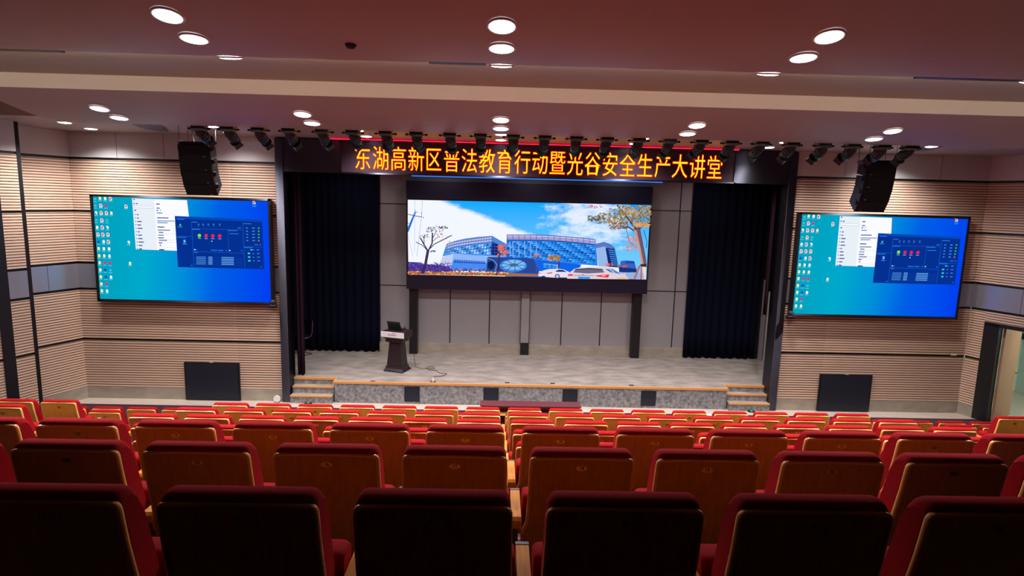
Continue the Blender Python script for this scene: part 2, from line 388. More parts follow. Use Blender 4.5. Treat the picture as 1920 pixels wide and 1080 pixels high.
# ------------------------------------------------------------------ lamps
def downlight(name, label, loc, power, group, tilt=0, lit=True):
    t = thing(name, label, 'ceiling light', loc, 0, group); t.rotation_euler = (tilt, 0, 0)
    if downlight.ring is None:
        mb = MB(); mb.lathe([(.122, .004), (.124, -.006), (.118, -.012), (.106, -.012), (.103, -.004)], M_ring, 28); downlight.ring = mb.fix(mb.mesh('trim_ring'))
        mb = MB(); mb.lathe([(.104, -.006), (.098, -.014), (.07, -.020), (.03, -.023), (.0005, -.023)], M_glow, 28); downlight.disc = mb.fix(mb.mesh('diffuser'))
    for n, me in (('trim_ring', downlight.ring), ('diffuser', downlight.disc)):
        o = bpy.data.objects.new(n, me); C.collection.objects.link(o); o.parent = t
    if power:
        wide = 144 if loc[1] > 7 else 141; key = (wide, power)
        if key not in downlight.ld:
            ld = bpy.data.lights.new('downlight_beam', 'SPOT'); ld.energy = power*4; ld.spot_size = math.radians(wide); ld.spot_blend = .85; ld.shadow_soft_size = .09; ld.color = (1, .95, .93); downlight.ld[key] = ld
        o = bpy.data.objects.new('downlight_beam', downlight.ld[key]); C.collection.objects.link(o); o.parent = t; o.location = (0, 0, -.045); o.rotation_euler = (-tilt, 0, 0)
    return t
downlight.ring = None; downlight.ld = {}
COLS = {-7.95: 'leftmost column', -5.3: 'second column from left', -2.65: 'third column from left', -.02: 'middle column', 2.62: 'third column from right', 5.29: 'second column from right', 8.06: 'rightmost column'}
WHERE = [(5.0, 'first row on the nearest ceiling panel', p1z, (-5.3, -2.65, -.02, 2.62, 5.29)), (5.4, 'second row on the nearest ceiling panel', p1z, (-5.3, -2.65, -.02, 2.62, 5.29)),
         (6.1, 'last row on the nearest ceiling panel', p1z, (-5.3, -2.65, -.02, 2.62, 5.29)),
         (8.2, 'first row on the middle ceiling panel', p2z, (-5.3, -2.65, -.02, 2.62, 5.29)), (8.6, 'second row on the middle ceiling panel', p2z, (-5.3, -2.65, -.02, 2.62, 5.29)),
         (11.3, 'first row on the stage-side ceiling panel', p3z, tuple(COLS)), (12.0, 'second row on the stage-side ceiling panel', p3z, tuple(COLS))]
for y, wh, zf, xs in WHERE:
    sl = (zf(y+.02)-zf(y-.02))/.04
    for x in xs:
        downlight('downlight', 'round downlight, %s, %s' % (wh, COLS[x]), (x, y, E_(zf(y))-.004), DOWNLIGHT_W[y]*(2.2 if y == 12.0 and abs(x) > 7 else 1), 'round ceiling downlights', math.atan(sl))
for i, x in enumerate((-3.6, -1.45, .75, 2.95, 5.1)):  # added lamps, unseen above the header, to light the stage
    downlight('added_stage_light', 'added unseen downlight inside the stage ceiling behind the red sign, %s from the lectern side' % ORD[i+1], (x, 14.1, 5.615), STAGE_W, 'added downlights over the stage')

# row of stage spotlights hanging behind the middle ceiling panel
mb = MB()
mb.prism([(-.105, -.08, 0), (.105, -.08, 0), (.105, .08, 0), (-.105, .08, 0)], (0, 0, -.012), M_lamp)
mb.prism([(-.1, -.07, -.012), (.1, -.07, -.012), (.085, -.07, -.085), (-.085, -.07, -.085)], (0, .14, 0), M_lamp); hood_me = mb.fix(mb.mesh('hood'))
ax = Vector((0, .90, -.44)).normalized(); p0 = Vector((0, -.05, -.055))
mb = MB(); mb.tube([p0, p0+ax*.05, p0+ax*.06, p0+ax*.30, p0+ax*.31], [.045, .066, .072, .072, .06], M_lamp, 16)
for k in range(3): mb.tube([p0+ax*(.1+.05*k), p0+ax*(.115+.05*k)], .078, M_lamp, 16)
body_me = mb.fix(mb.mesh('lamp_body'))
mb = MB(); e = p0+ax*.31; mb.tube([e, e+ax*.02, e+ax*.10], [.065, .075, .092], M_lamp, 4, smooth=False, caps=False); mb.tube([e, e+ax*.012], .08, M_black, 16); barn_me = mb.fix(mb.mesh('lens_hood'))
mb = MB(); mb.tube([(-.08, 0, -.05), (-.135, 0, -.05)], .008, M_lamp, 8); mb.tube([(-.125, 0, -.05), (-.165, 0, -.05)], [.018, .014], M_lamp, 10); knobl = mb.fix(mb.mesh('knob'))
mb = MB(); mb.tube([(.08, 0, -.05), (.135, 0, -.05)], .008, M_lamp, 8); mb.tube([(.125, 0, -.05), (.165, 0, -.05)], [.018, .014], M_lamp, 10); knobr = mb.fix(mb.mesh('knob'))
SPX = [-4.486, -4.058, -3.606, -3.16, -2.667, -2.22, -1.733, -1.276, -.779, -.32, .171, .64, 1.117, 1.579, 2.058, 2.522, 3.003, 3.461, 3.92, 4.388, 4.872, 5.318, 5.78, 6.21]
for i, x in enumerate(SPX):
    t = thing('stage_spotlight', 'black stage spotlight hanging below the ceiling edge, %s from the lectern side' % ORD[i+1], 'spotlight', (x, 9.16, 5.455), 0, 'row of stage spotlights')
    for n, me in (('hood', hood_me), ('lamp_body', body_me), ('lens_hood', barn_me), ('knob', knobl), ('knob', knobr)):
        o = bpy.data.objects.new(n, me); C.collection.objects.link(o); o.parent = t
        if n in ('lamp_body', 'lens_hood'): o.rotation_euler = (random.uniform(-.05, .05), 0, random.uniform(-.08, .08))
# added glow strip, unseen behind the nearest panel's lip, brightening the upright face
t = thing('added_cove_strip', 'added unseen warm glow strip on the far lip of the nearest ceiling panel', 'lamp', (.8, 6.2, E_(1.352)))
mb = MB(); mb.box(-9.4, 9.4, -.03, .0, -.012, .014, M_ring); mb.build('housing', t)
mb = MB(); mb.box(-9.4, 9.4, .0, .004, -.009, .009, emit((255, 226, 204), 40)); mb.build('diffuser', t)
# small ceiling fittings
for x, l, nm in ((-4.58, .75, 'near the wall of black trims'), (-.445, .55, 'beside the middle lamp column'), (4.58, 1.05, 'near the door wall')):
    mb = MB(); mb.box(x-l/2, x+l/2, 5.98, 6.06, E_(p1z(6.02))-.008, E_(p1z(6.02))+.01, M_black); tag(mb.build('air_slot'), 'thin dark air slot in the nearest ceiling panel %s' % nm, 'vent', 'air slots in the ceiling')
q = atY(658, 95, 5.45); mb = MB(); mb.lathe([(0, -.03), (.03, -.03), (.045, -.012), (.05, 0)], M_void, 20); tag(mb.build('smoke_detector', loc=(q.x, 5.45, E_(p1z(5.45)))), 'small dark round smoke detector on the nearest ceiling panel', 'detector')

# ------------------------------------------------------------------ chairs
def prof_y(z):        # how far forward the back shell lies at height z
    pts = [(.955, 0), (.80, .026), (.62, .066), (.56, .085), (.53, .098), (.40, .145), (.22, .17)]
    for (za, ya), (zb, yb) in zip(pts, pts[1:]):
        if z >= zb: return ya + (yb-ya)*(za-min(z, za))/(za-zb)
    return pts[-1][1]
OUT = [(.943, .203), (.942, .211), (.939, .2175), (.934, .2215), (.926, .2242), (.904, .2248), (.86, .225), (.80, .226), (.74, .227), (.68, .228), (.63, .23), (.605, .232), (.585, .237), (.57, .243), (.555, .247), (.535, .249), (.45, .249), (.36, .249), (.22, .249)]
def shell_pt(z, x, hw, out=0): return Vector((x, prof_y(z) + .014*(1-(x/.23)**2) - out, z))
NX = 9
mb = MB(); rows = []
for z, hw in OUT: rows.append([shell_pt(z, hw*(2*k/(NX-1)-1), hw) for k in range(NX)])
mb.grid(rows, M_back)
mb.grid([[p+Vector((0, .014, 0)) for p in r] for r in rows], M_back)
for side in (0, -1): mb.grid([[r[side], r[side]+Vector((0, .014, 0))] for r in rows], M_edge)
mb.grid([[p, p+Vector((0, .014, 0))] for p in rows[0]], M_edge)
panel_me = mb.fix(mb.mesh('back_panel'))
mb = MB()
path = [shell_pt(z, -hw, hw) for z, hw in OUT[:16][::-1]] + [shell_pt(.943, x, .2) for x in (-.15, -.1, -.05, 0, .05, .1, .15)] + [shell_pt(z, hw, hw) for z, hw in OUT[:16]]
rows = []
for i, p in enumerate(path):       # a rounded ply edge: a ledge on top, a lip down both sides
    a, b = path[max(i-1, 0)], path[min(i+1, len(path)-1)]; d_ = Vector((b.x-a.x, 0, b.z-a.z)).normalized(); n_ = Vector((-d_.z, 0, d_.x))
    rows.append([p + n_*u + Vector((0, v, 0)) for u, v in ((-.006, -.0015), (-.001, -.003), (.003, -.001), (.0055, .003), (.0065, .008), (.0065, .016), (-.004, .016))])
mb.grid(rows, M_edge); trim_me = mb.fix(mb.mesh('edge_trim'))
# cushion of the backrest: a closed side outline swept across, drawn in at both ends
side = []
for z in (.50, .56, .62, .70, .78, .86, .92): side.append(Vector((prof_y(z)+.018, z)))
side += [Vector((.018, .945)), Vector((.015, .955)), Vector((.020, .965)), Vector((.034, .973)), Vector((.054, .975)), Vector((.076, .970)), Vector((.094, .956)), Vector((.110, .932)), Vector((.117, .905))]
for z in (.86, .80, .74, .66, .58, .52): side.append(Vector((prof_y(z)+.115+.02*math.sin((.95-z)*5), z)))
side += [Vector((prof_y(.5)+.10, .485)), Vector((prof_y(.5)+.05, .48))]
def swept(mb, loop, stations, m, drop=0):
    n = len(loop); nr = []
    for i in range(n):
        t = (loop[(i+1) % n]-loop[i-1]).normalized(); nr.append(Vector((t.y, -t.x)))
    area = sum(loop[i].x*loop[(i+1) % n].y - loop[(i+1) % n].x*loop[i].y for i in range(n))
    sg = -1 if area > 0 else 1
    rows = [[(x, loop[i].x+nr[i].x*sg*d*.45, loop[i].y+nr[i].y*sg*d*.45 - drop*d*max(0, min(1, (loop[i].y-.90)/.06))) for i in range(n)] for x, d in stations]
    mb.grid(rows, m, True, True); mb.add(rows[0], [list(range(n))], m, True); mb.add(rows[-1], [list(range(n))[::-1]], m, True)
def ends(hw, r): return [(-hw, r), (-hw+.004, r*.62), (-hw+.011, r*.28), (-hw+.021, r*.07), (-hw+.034, 0), (-hw*.5, 0), (0, 0), (hw*.5, 0), (hw-.034, 0), (hw-.021, r*.07), (hw-.011, r*.28), (hw-.004, r*.62), (hw, r)]
mb = MB(); swept(mb, side, ends(.226, .024), M_velvet, .9); cushion_me = mb.fix(mb.mesh('back_cushion'))
loop = []
for cx, cz, a0 in ((.205, .41, 180), (.275, .41, 270), (.285, .635, 0), (.235, .635, 90)):
    for k in range(4):
        a = math.radians(a0+30*k); loop.append(Vector((cx+.035*math.cos(a), cz+.035*math.sin(a))))
mb = MB(); swept(mb, loop, ends(.249, .03), M_velvet); seat_me = mb.fix(mb.mesh('seat'))
mb = MB(); mb.box(-.235, .235, .322, .336, .40, .60, M_back); pan_me = mb.mesh('seat_pan')
mb = MB(); mb.box(.268, .292, .15, .30, 0, .545, M_steel); mb.box(.262, .298, .10, .36, 0, .02, M_steel); mb.box(.250, .268, .19, .24, .36, .42, M_steel); legr = mb.mesh('leg')
mb = MB(); mb.prism([(.257, .095, .575), (.257, .095, .60), (.257, .11, .612), (.257, .37, .612), (.257, .37, .545), (.257, .14, .545), (.257, .105, .555)], (.046, 0, 0), M_arm); armr = mb.fix(mb.mesh('armrest'))
mb = MB(); mb.prism([(.256, .37, .614), (.256, .40, .606), (.256, .405, .58), (.256, .40, .552), (.256, .37, .543)], (.048, 0, 0), M_steel); capr = mb.fix(mb.mesh('armrest_cap'))
_plates = {}
def plate_mesh(num):
    if num not in _plates:
        mb = MB(); n = 16
        base = [Vector((.026*math.cos(2*math.pi*k/n)*(1 if abs(math.cos(2*math.pi*k/n)) < .8 else .97), 0, .0115*math.sin(2*math.pi*k/n))) for k in range(n)]
        mb.prism([b+Vector((0, -.001, 0)) for b in base], (0, -.003, 0), M_plate)
        vs, fs = text_mesh(str(num), .021, .0004)
        mb.add([(v.x*1.1, -.0046, v.y) for v in vs], fs, M_ink); _plates[num] = mb.mesh('number_plate')
    return _plates[num]
def link(n, me, t, loc=None):
    o = bpy.data.objects.new(n, me); C.collection.objects.link(o); o.parent = t
    if loc: o.location = loc
    return o
P_ = .56; XO = .104
ROWNAME = {'R1': 'nearest row', 'R2': 'second row', 'R3': 'third row', 'R4': 'fourth row', 'F5': 'fifth row', 'F6': 'sixth row', 'F7': 'seventh row', 'F8': 'eighth row', 'F9': 'ninth row', 'F10': 'front row'}
def rng(a, b): return [a+k for k in range(int(round(b-a))+1)]
SEATS = {'R1': [rng(-2.5, 2.5)], 'R2': [rng(-4.5, 4.5)], 'R3': [rng(-5.5, 5.5)], 'R4': [rng(-5.5, 6.5)], 'F5': [rng(-6.5, 7.5)], 'F6': [rng(-6.5, 8.5)],
         'F7': [[-10.5], rng(-6.5, 8.5)], 'F8': [[-11.5, -10.5], rng(-6.5, 8.5), [12.5]], 'F9': [[-11.5, -10.5], rng(-6.5, 8.5), [12.5, 13.5]], 'F10': [rng(-12.5, -9.5), rng(-6.5, 8.5), rng(10.5, 14.5)]}
proto = None
def chair(row, col, label):
    global proto
    y, z = ROWS[row]; loc = (col*P_+XO, y, z)
    if proto is None:
        t = thing('auditorium_chair', label, 'chair', loc, 0, 'red auditorium chairs in rows')
        bp = link('back_panel', panel_me, t); link('edge_trim', trim_me, bp)
        link('back_cushion', cushion_me, t); s = link('seat', seat_me, t); link('seat_pan', pan_me, s)
        link('leg', legr, t); a = link('armrest', armr, t); link('armrest_cap', capr, a)
        proto = t; chair.kids = list(t.children)
    else: t = dup(proto, loc, None, label, chair.kids)
    num = int(round(17.5+col))
    pz = .895; pl = link('number_plate', plate_mesh(num), t, (0, prof_y(pz)+.0135-.0005, pz)); pl.rotation_euler = (-.16, 0, 0)
    return t
for row, blocks in SEATS.items():
    for b in blocks:
        for k, c in enumerate(b):
            if -7 < c < 9:
                i = int(abs(c)+.5); lab = 'red velvet chair with wooden back, %s, %s seat %s of the centre gap' % (ROWNAME[row], ORD[i], 'left' if c < 0 else 'right')
            else:
                i = len(b)-k if c < 0 else k+1
                lab = 'red velvet chair with wooden back, %s, %s seat beyond the %s side aisle' % (ROWNAME[row], ORD[i], 'left' if c < 0 else 'right')
            t = chair(row, c, lab)
            if k == 0:       # the chair at the end of a block closes it with a second standard
                l = link('leg', legr, t, (-.56, 0, 0)); a = link('armrest', armr, t, (-.56, 0, 0)); link('armrest_cap', capr, a)

# ------------------------------------------------------------------ desk before the front row
t = thing('front_desk', 'long narrow maroon wooden desk before the front row of chairs', 'desk', (.635, 10.5, 0))
mb = MB(); mb.box(-.93, .93, -.04, .24, .735, .76, M_deskw); mb.build('desk_top', t, bevel=.004)
mb = MB(); mb.box(-.90, .90, .19, .215, .02, .735, M_deskw); mb.build('front_panel', t)
for x in (-.88, .88): mb = MB(); mb.box(x-.02, x+.02, -.02, .19, 0, .735, M_deskw); mb.build('side_panel', t)
mb = MB(); mb.box(-.86, .86, -.02, .19, .56, .58, M_edge); mb.build('shelf', t)

# ------------------------------------------------------------------ big LED wall on the stage, with its picture
SY = 14.98
t = thing('led_screen', 'huge black-framed LED screen on the stage showing a city building', 'screen', (.74, SY, 0))
mb = MB(); ox = -.74
M_case = mat('screen_case_haze', (18, 22, 46), .4)  # black case, navy haze around the screen put into its colour
mb.box(-2.335+ox, 3.785+ox, .012, .28, 2.20, 4.90, M_case); mb.build('cabinet', t, bevel=.004)
mb = MB()
for x0, x1 in ((-2.335, -2.30), (3.75, 3.785)): mb.box(x0+ox, x1+ox, -.012, .012, 2.20, 4.90, M_case)
mb.box(-2.30+ox, 3.75+ox, -.008, .012, 2.20, 2.55, M_case); mb.box(-2.30+ox, 3.75+ox, -.008, .012, 4.46, 4.90, M_case); mb.build('bezel', t)
for x0, x1 in ((-2.28, -2.08), (3.48, 3.70)): mb = MB(); mb.box(x0+ox, x1+ox, .10, .30, SZ, 2.2, M_black); mb.build('support_post', t)
mb = MB(); mb.box(.60+ox, .81+ox, .24, .31, .80, 2.2, M_panel); mb.box(.585+ox, .60+ox, .245, .31, .8, 2.2, M_joint); mb.box(.81+ox, .825+ox, .245, .31, .8, 2.2, M_joint); mb.box(.60+ox, .82+ox, .22, .31, SZ, .80, M_black); mb.build('cable_duct', t)
class Pic:
    """a flat picture on the display: outlines in photo pixels laid on the screen plane, each layer a hair before the last"""
    def __init__(s, Y, origin, zoom=(0, 0, 1), dx=0): s.mb = MB(); s.Y = Y; s.o = Vector(origin); s.k = 0; s.z = zoom
    def use(s, x0, y0, sc): s.z = (x0, y0, sc); return s
    def pt(s, x, y):
        p = atY(s.z[0]+x/s.z[2], s.z[1]+y/s.z[2], s.Y); return Vector((p.x-s.o.x, 0, p.z-s.o.z))
    def poly(s, pts, col, k=1.0, m=None):
        s.k += 1; off = Vector((0, -.00012*s.k, 0)); s.mb.poly([s.pt(*p)+off for p in pts], m or emit(col, k)); return s
    def many(s, polys, col, k=1.0):
        s.k += 1; off = Vector((0, -.00012*s.k, 0)); m = emit(col, k)
        for q in polys: s.mb.poly([s.pt(*p)+off for p in q], m)
    def line(s, pts, w, col, k=1.0):
        qs = []
        for (x0, y0), (x1, y1) in zip(pts, pts[1:]):
            dx, dy = x1-x0, y1-y0; L = math.hypot(dx, dy) or 1; nx, ny = -dy/L*w/2, dx/L*w/2
            qs.append([(x0+nx, y0+ny), (x1+nx, y1+ny), (x1-nx, y1-ny), (x0-nx, y0-ny)])
        s.many(qs, col, k)
    def disc(s, x, y, rx, ry, col, k=1.0, n=14): s.poly([(x+rx*math.cos(2*math.pi*i/n), y+ry*math.sin(2*math.pi*i/n)) for i in range(n)], col, k)
def sky_material():
    m = bpy.data.materials.new('display_sky'); m.use_nodes = True; nt = m.node_tree; N = nt.nodes; Lk = nt.links
    N.remove(N['Principled BSDF']); tc = N.new('ShaderNodeTexCoord'); sx = N.new('ShaderNodeSeparateXYZ'); Lk.new(tc.outputs['Object'], sx.inputs[0])
    def math_(op, a, b=None, c=None):
        n = N.new('ShaderNodeMath'); n.operation = op
        for i, v in enumerate((a, b, c)):
            if v is None: continue
            if isinstance(v, (int, float)): n.inputs[i].default_value = v
            else: Lk.new(v, n.inputs[i])
        return n.outputs[0]
    u = math_('DIVIDE', math_('ADD', sx.outputs[0], 3.06), 6.10); v = math_('DIVIDE', math_('SUBTRACT', sx.outputs[2], 2.56), 1.89)
    ns = N.new('ShaderNodeTexNoise'); ns.inputs['Scale'].default_value = 2.6; ns.inputs['Detail'].default_value = 9; ns.inputs['Roughness'].default_value = .62
    mp = N.new('ShaderNodeMapping'); mp.inputs['Scale'].default_value = (.8, 1, 2.0); Lk.new(tc.outputs['Object'], mp.inputs[0]); Lk.new(mp.outputs[0], ns.inputs['Vector'])
    nz = math_('SUBTRACT', ns.outputs['Fac'], .5)
    ub = math_('ADD', math_('MULTIPLY', math_('SUBTRACT', 1, v), .87), .15)
    def smooth(x, lo, hi):
        n = N.new('ShaderNodeMapRange'); n.interpolation_type = 'SMOOTHSTEP'; Lk.new(x, n.inputs[0]); n.inputs[1].default_value = lo; n.inputs[2].default_value = hi; return n.outputs[0]
    m1 = smooth(math_('ADD', math_('SUBTRACT', ub, u), math_('MULTIPLY', nz, .12)), -.02, .05)
    du = math_('DIVIDE', math_('SUBTRACT', u, .75), .19); dv_ = math_('DIVIDE', math_('SUBTRACT', v, .78), .50)
    bl = math_('SUBTRACT', 1, math_('ADD', math_('MULTIPLY', du, du), math_('MULTIPLY', dv_, dv_)))
    m2 = math_('MULTIPLY', smooth(math_('ADD', math_('MULTIPLY', bl, .35), math_('MULTIPLY', nz, 1.7)), -.05, .45), .85)
    mk = math_('MAXIMUM', m1, m2)
    low = N.new('ShaderNodeMix'); low.data_type = 'RGBA'; Lk.new(v, low.inputs['Factor']); low.inputs['A'].default_value = (*lin((128, 214, 255)), 1); low.inputs['B'].default_value = (*lin((6, 168, 255)), 1)
    mx = N.new('ShaderNodeMix'); mx.data_type = 'RGBA'; Lk.new(mk, mx.inputs['Factor']); Lk.new(low.outputs['Result'], mx.inputs['A']); mx.inputs['B'].default_value = (*lin((243, 248, 255)), 1)
    e = N.new('ShaderNodeEmission'); Lk.new(mx.outputs['Result'], e.inputs[0]); e.inputs[1].default_value = 1.0; Lk.new(e.outputs[0], N['Material Output'].inputs[0])
    return m
pc = Pic(SY, (.74, 0, 0)); rnd = random.Random(3)
A_, B_ = (760, 370, 6.75), (980, 370, 6.751)
pc.use(0, 0, 1).poly([(763.5, 374.5), (1220.5, 384.5), (1213, 524), (766, 514.5)], (0, 0, 0), m=sky_material())
pc.use(*A_)
for a, b, wd in (((118, 35), (122, 180), 3), ((215, 40), (205, 240), 4), ((205, 240), (145, 745), 4), ((122, 180), (115, 700), 3), ((30, 460), (95, 745), 3)): pc.line([a, b], wd, (120, 140, 215))
pc.poly([(120, 180), (135, 190), (40, 440), (26, 440), (26, 390)], (40, 110, 215)); pc.line([(30, 215), (205, 250)], 9, (70, 90, 190)); pc.line([(28, 325), (48, 332)], 7, (60, 80, 190))
for x, y in ((125, 172), (150, 188), (205, 203), (228, 258), (205, 240)): pc.disc(x, y, 6, 8, (60, 60, 150))
# left building
pc.poly([(470, 748), (515, 602), (560, 575), (640, 548), (760, 522), (920, 500), (1100, 488), (1190, 540), (1282, 592), (1282, 760), (1040, 745), (610, 715)], (74, 150, 232))
def fac(xs, top, bot, rows, pal, w=.6, h=.55, skew=0):
    """rows of small windows between the curves top(x) and bot(x)"""
    for col, sel in pal:
        qs = []
        for r in range(rows):
            for i in range(len(xs)-1):
                if (r*7+i*3) % 5 not in sel: continue
                xa = xs[i]+(xs[i+1]-xs[i])*(.15+.12*(r % 2)); xb = xa+(xs[i+1]-xs[i])*w
                def yy(x, f): return top(x)+(bot(x)-top(x))*f
                f0 = (r+.2)/rows; f1 = (r+.2+h)/rows
                qs.append([(xa, yy(xa, f0)), (xb, yy(xb, f0)), (xb+skew, yy(xb, f1)), (xa+skew, yy(xa, f1))])
        pc.many(qs, col)
tl = lambda x: 602 - 110*((x-515)/580)**.55 if x > 515 else 602
xs = [515+580*(i/19)**1.1 for i in range(20)]
pc.poly([(516, 606)]+[(x, tl(x)+8) for x in xs[1:]]+[(x, tl(x)+70) for x in xs[:0:-1]]+[(512, 640)], (178, 196, 240))
pc.line([(x, tl(x)+38) for x in xs], 9, (70, 80, 165)); pc.line([(x, tl(x)+4) for x in xs], 9, (92, 92, 170)); pc.line([(x, tl(x)+72) for x in xs], 8, (60, 70, 160))
for x in xs[1::1]: pc.line([(x, tl(x)), (x-3, tl(x)+72)], 5, (90, 100, 185))
fac(xs, lambda x: tl(x)+85, lambda x: 700+(x-515)*.05, 4, [((226, 238, 255), (0, 2)), ((22, 44, 120), (1,)), ((70, 150, 240), (3,))], .55, .6, -3)
pc.line([(500, 695), (760, 660), (1090, 640)], 6, (40, 50, 140))
pc.poly([(1098, 560), (1175, 590), (1172, 738), (1075, 725)], (40, 70, 170)); fac([1085, 1128, 1172], lambda x: 585, lambda x: 735, 4, [((16, 28, 84), (0, 1, 2, 3, 4))], .75, .6)
for k in range(3): pc.line([(1098, 500+26*k), (1280, 596+30*k)], 7, (86, 90, 170))
pc.poly([(1178, 600), (1282, 640), (1282, 760), (1176, 745)], (130, 160, 226))
# main building
def mt(x): return 474 + (max(0, x-1560)/870)**1.8*64       # roof line in the first crop's pixels (the second crop starts at x = 1485)
def mbm(x): return 770 + (max(0, x-1285)/1150)*85
xs = [1285+1118*(i/30) for i in range(31)]
pc.poly([(1285, 475)]+[(x, mt(x)) for x in xs[1:]]+[(2435, 865), (1485, 790), (1270, 770)], (36, 134, 240))
pc.poly([(1288, 480)]+[(x, mt(x)+4) for x in xs[1:]]+[(x, mt(x)+62) for x in xs[::-1]], (196, 196, 246))
for dy, wd in ((2, 9), (30, 7), (48, 7), (66, 12)): pc.line([(x, mt(x)+dy) for x in xs], wd, (84, 76, 160) if dy < 60 else (26, 40, 120))
for x in xs[::2]: pc.line([(x, mt(x)), (x+4, mt(x)+66)], 6, (80, 80, 160))
fac(xs, lambda x: mt(x)+80, lambda x: mbm(x)-10, 11, [((12, 30, 96), (0, 3)), ((140, 206, 255), (1,)), ((90, 184, 255), (4,))], .6, .45, 2)
for f in (.44, .78): pc.line([(x, mt(x)+80+(mbm(x)-mt(x)-90)*f) for x in xs], 7, (20, 36, 110))
for i in (1, 2, 4, 6, 8, 10): pc.line([(xs[i], mt(xs[i])+85), (xs[i]+6, mbm(xs[i])-25)], 14, (120, 170, 244))
# tower beyond
pc.use(*B_)
pc.poly([(918, 590), (1030, 563), (1105, 588), (1160, 630), (1190, 760), (1215, 885), (958, 872)], (90, 130, 206)); pc.poly([(925, 640), (1048, 618), (1085, 880), (958, 870)], (140, 176, 232))
for k in range(6): pc.line([(935+20*k, 640), (962+22*k, 868)], 4, (200, 220, 250))
pc.poly([(1048, 640), (1165, 650), (1212, 884), (1088, 880)], (20, 44, 116))
for k in range(8): pc.line([(1085+6*k, 665+27*k), (1170+5*k, 682+25*k)], 11, (70, 150, 236))
for k in range(3): pc.line([(925, 598+22*k), (1030, 570+22*k), (1155, 630+18*k)], 5, (90, 92, 166))
pc.poly([(1240, 805), (1300, 798), (1300, 830), (1410, 808), (1420, 838), (1440, 915), (1220, 915)], (54, 100, 190)); pc.poly([(1300, 800), (1410, 806), (1415, 836), (1300, 832)], (30, 70, 170))
pc.poly([(1215, 878), (1440, 905), (1445, 950), (1220, 950)], (24, 50, 130))
# ground, sign wall, sculpture
pc.poly([(-220, 950), (620, 960), (600, 1022), (-220, 1000)], (60, 90, 170)); pc.poly([(1210, 945), (1570, 960), (1560, 1034), (1200, 1034)], (150, 180, 226))
pc.poly([(130, 785), (740, 850), (700, 955), (130, 930)], (16, 100, 234)); pc.poly([(262, 835), (440, 855), (440, 900), (262, 890)], (40, 150, 240)); pc.line([(265, 840), (440, 858)], 6, (200, 190, 220)); pc.line([(438, 850), (440, 905)], 10, (190, 190, 225))
for x in (310, 370): pc.line([(x, 850), (x, 890)], 9, (20, 50, 150))
pc.use(*A_)
pc.poly([(1040, 750), (1620, 770), (1700, 960), (1020, 940)], (40, 72, 150)); pc.poly([(430, 850), (470, 755), (605, 712), (575, 900)], (196, 205, 242))
pc.poly([(608, 708), (1042, 748), (1018, 935), (572, 928)], (142, 184, 250)); pc.poly([(604, 800), (1036, 822), (1018, 935), (576, 928)], (74, 140, 240))
for i in range(13): pc.poly([(618+30.5*i, 785+1.9*i), (642+30.5*i, 787+1.9*i), (641+30.5*i, 828+1.3*i), (616+30.5*i, 826+1.3*i)], (30, 84, 200)); pc.line([(622+30.5*i, 800+1.6*i), (640+30.5*i, 801+1.6*i)], 4, (142, 184, 250))
pc.disc(1365, 862, 172, 80, (60, 140, 240), n=28); pc.disc(1372, 855, 148, 62, (130, 190, 250), n=28); pc.disc(1372, 856, 60, 22, (60, 110, 150), n=20)
for a in range(9):
    q = a*math.pi*2/9; pc.line([(1372+62*math.cos(q), 856+24*math.sin(q)), (1365+165*math.cos(q), 860+76*math.sin(q))], 7, (16, 40, 110))
pc.line([(1045, 770), (1120, 800), (1160, 850), (1135, 930)], 10, (110, 150, 220)); pc.disc(1085, 860, 45, 55, (16, 30, 80))
pc.poly([(35, 815), (180, 822), (230, 845), (420, 850), (560, 880), (600, 940), (40, 950)], (66, 52, 140))
def scatter(n, x0, x1, y0, y1, r, cols):
    groups = {}
    for _ in range(n):
        x, y = rnd.uniform(x0, x1), rnd.uniform(y0, y1); c = rnd.choice(cols); a = rnd.uniform(0, 3); rr = r*rnd.uniform(.6, 1.4)
        groups.setdefault(c, []).append([(x+rr*math.cos(a), y+rr*math.sin(a)*.7), (x+rr*.5*math.cos(a+1.6), y+rr*.5*math.sin(a+1.6)), (x-rr*math.cos(a), y-rr*math.sin(a)*.7), (x-rr*.5*math.cos(a+1.6), y-rr*.5*math.sin(a+1.6))])
    for c, qs in groups.items(): pc.many(qs, c)
scatter(220, 40, 590, 825, 935, 12, [(120, 84, 190), (90, 64, 170), (60, 40, 120), (130, 90, 190), (50, 60, 160)])
scatter(60, 580, 1020, 900, 940, 14, [(40, 60, 150), (230, 110, 80), (60, 40, 130)])
pc.poly([(35, 930), (560, 945), (1180, 955), (1700, 975), (1700, 998), (1100, 990), (35, 972)], (176, 110, 60)); scatter(170, 40, 1300, 935, 980, 15, [(250, 150, 40), (236, 90, 60), (255, 200, 70), (150, 70, 90), (120, 60, 110)])
# trees
def tree(segs, col):
    for pts, wd in segs: pc.line(pts, wd, col)
tree([([(215, 965), (255, 850), (290, 660)], 34), ([(290, 680), (240, 600), (190, 510)], 15), ([(285, 680), (225, 610), (135, 565)], 9), ([(295, 670), (340, 580), (345, 450)], 17), ([(310, 650), (370, 590), (470, 540), (590, 480)], 11), ([(345, 520), (400, 420)], 8), ([(340, 560), (430, 490)], 7), ([(240, 600), (235, 490)], 9), ([(345, 460), (320, 390)], 6)], (60, 44, 84))
scatter(60, 250, 480, 365, 440, 10, [(90, 70, 120), (60, 60, 110)]); scatter(16, 420, 535, 360, 390, 14, [(60, 50, 100)]); scatter(20, 180, 300, 470, 510, 10, [(80, 60, 110)]); scatter(16, 320, 380, 672, 690, 12, [(90, 80, 140)]); scatter(8, 400, 480, 460, 480, 12, [(220, 90, 80)]); scatter(10, 430, 600, 475, 570, 8, [(80, 60, 110)])
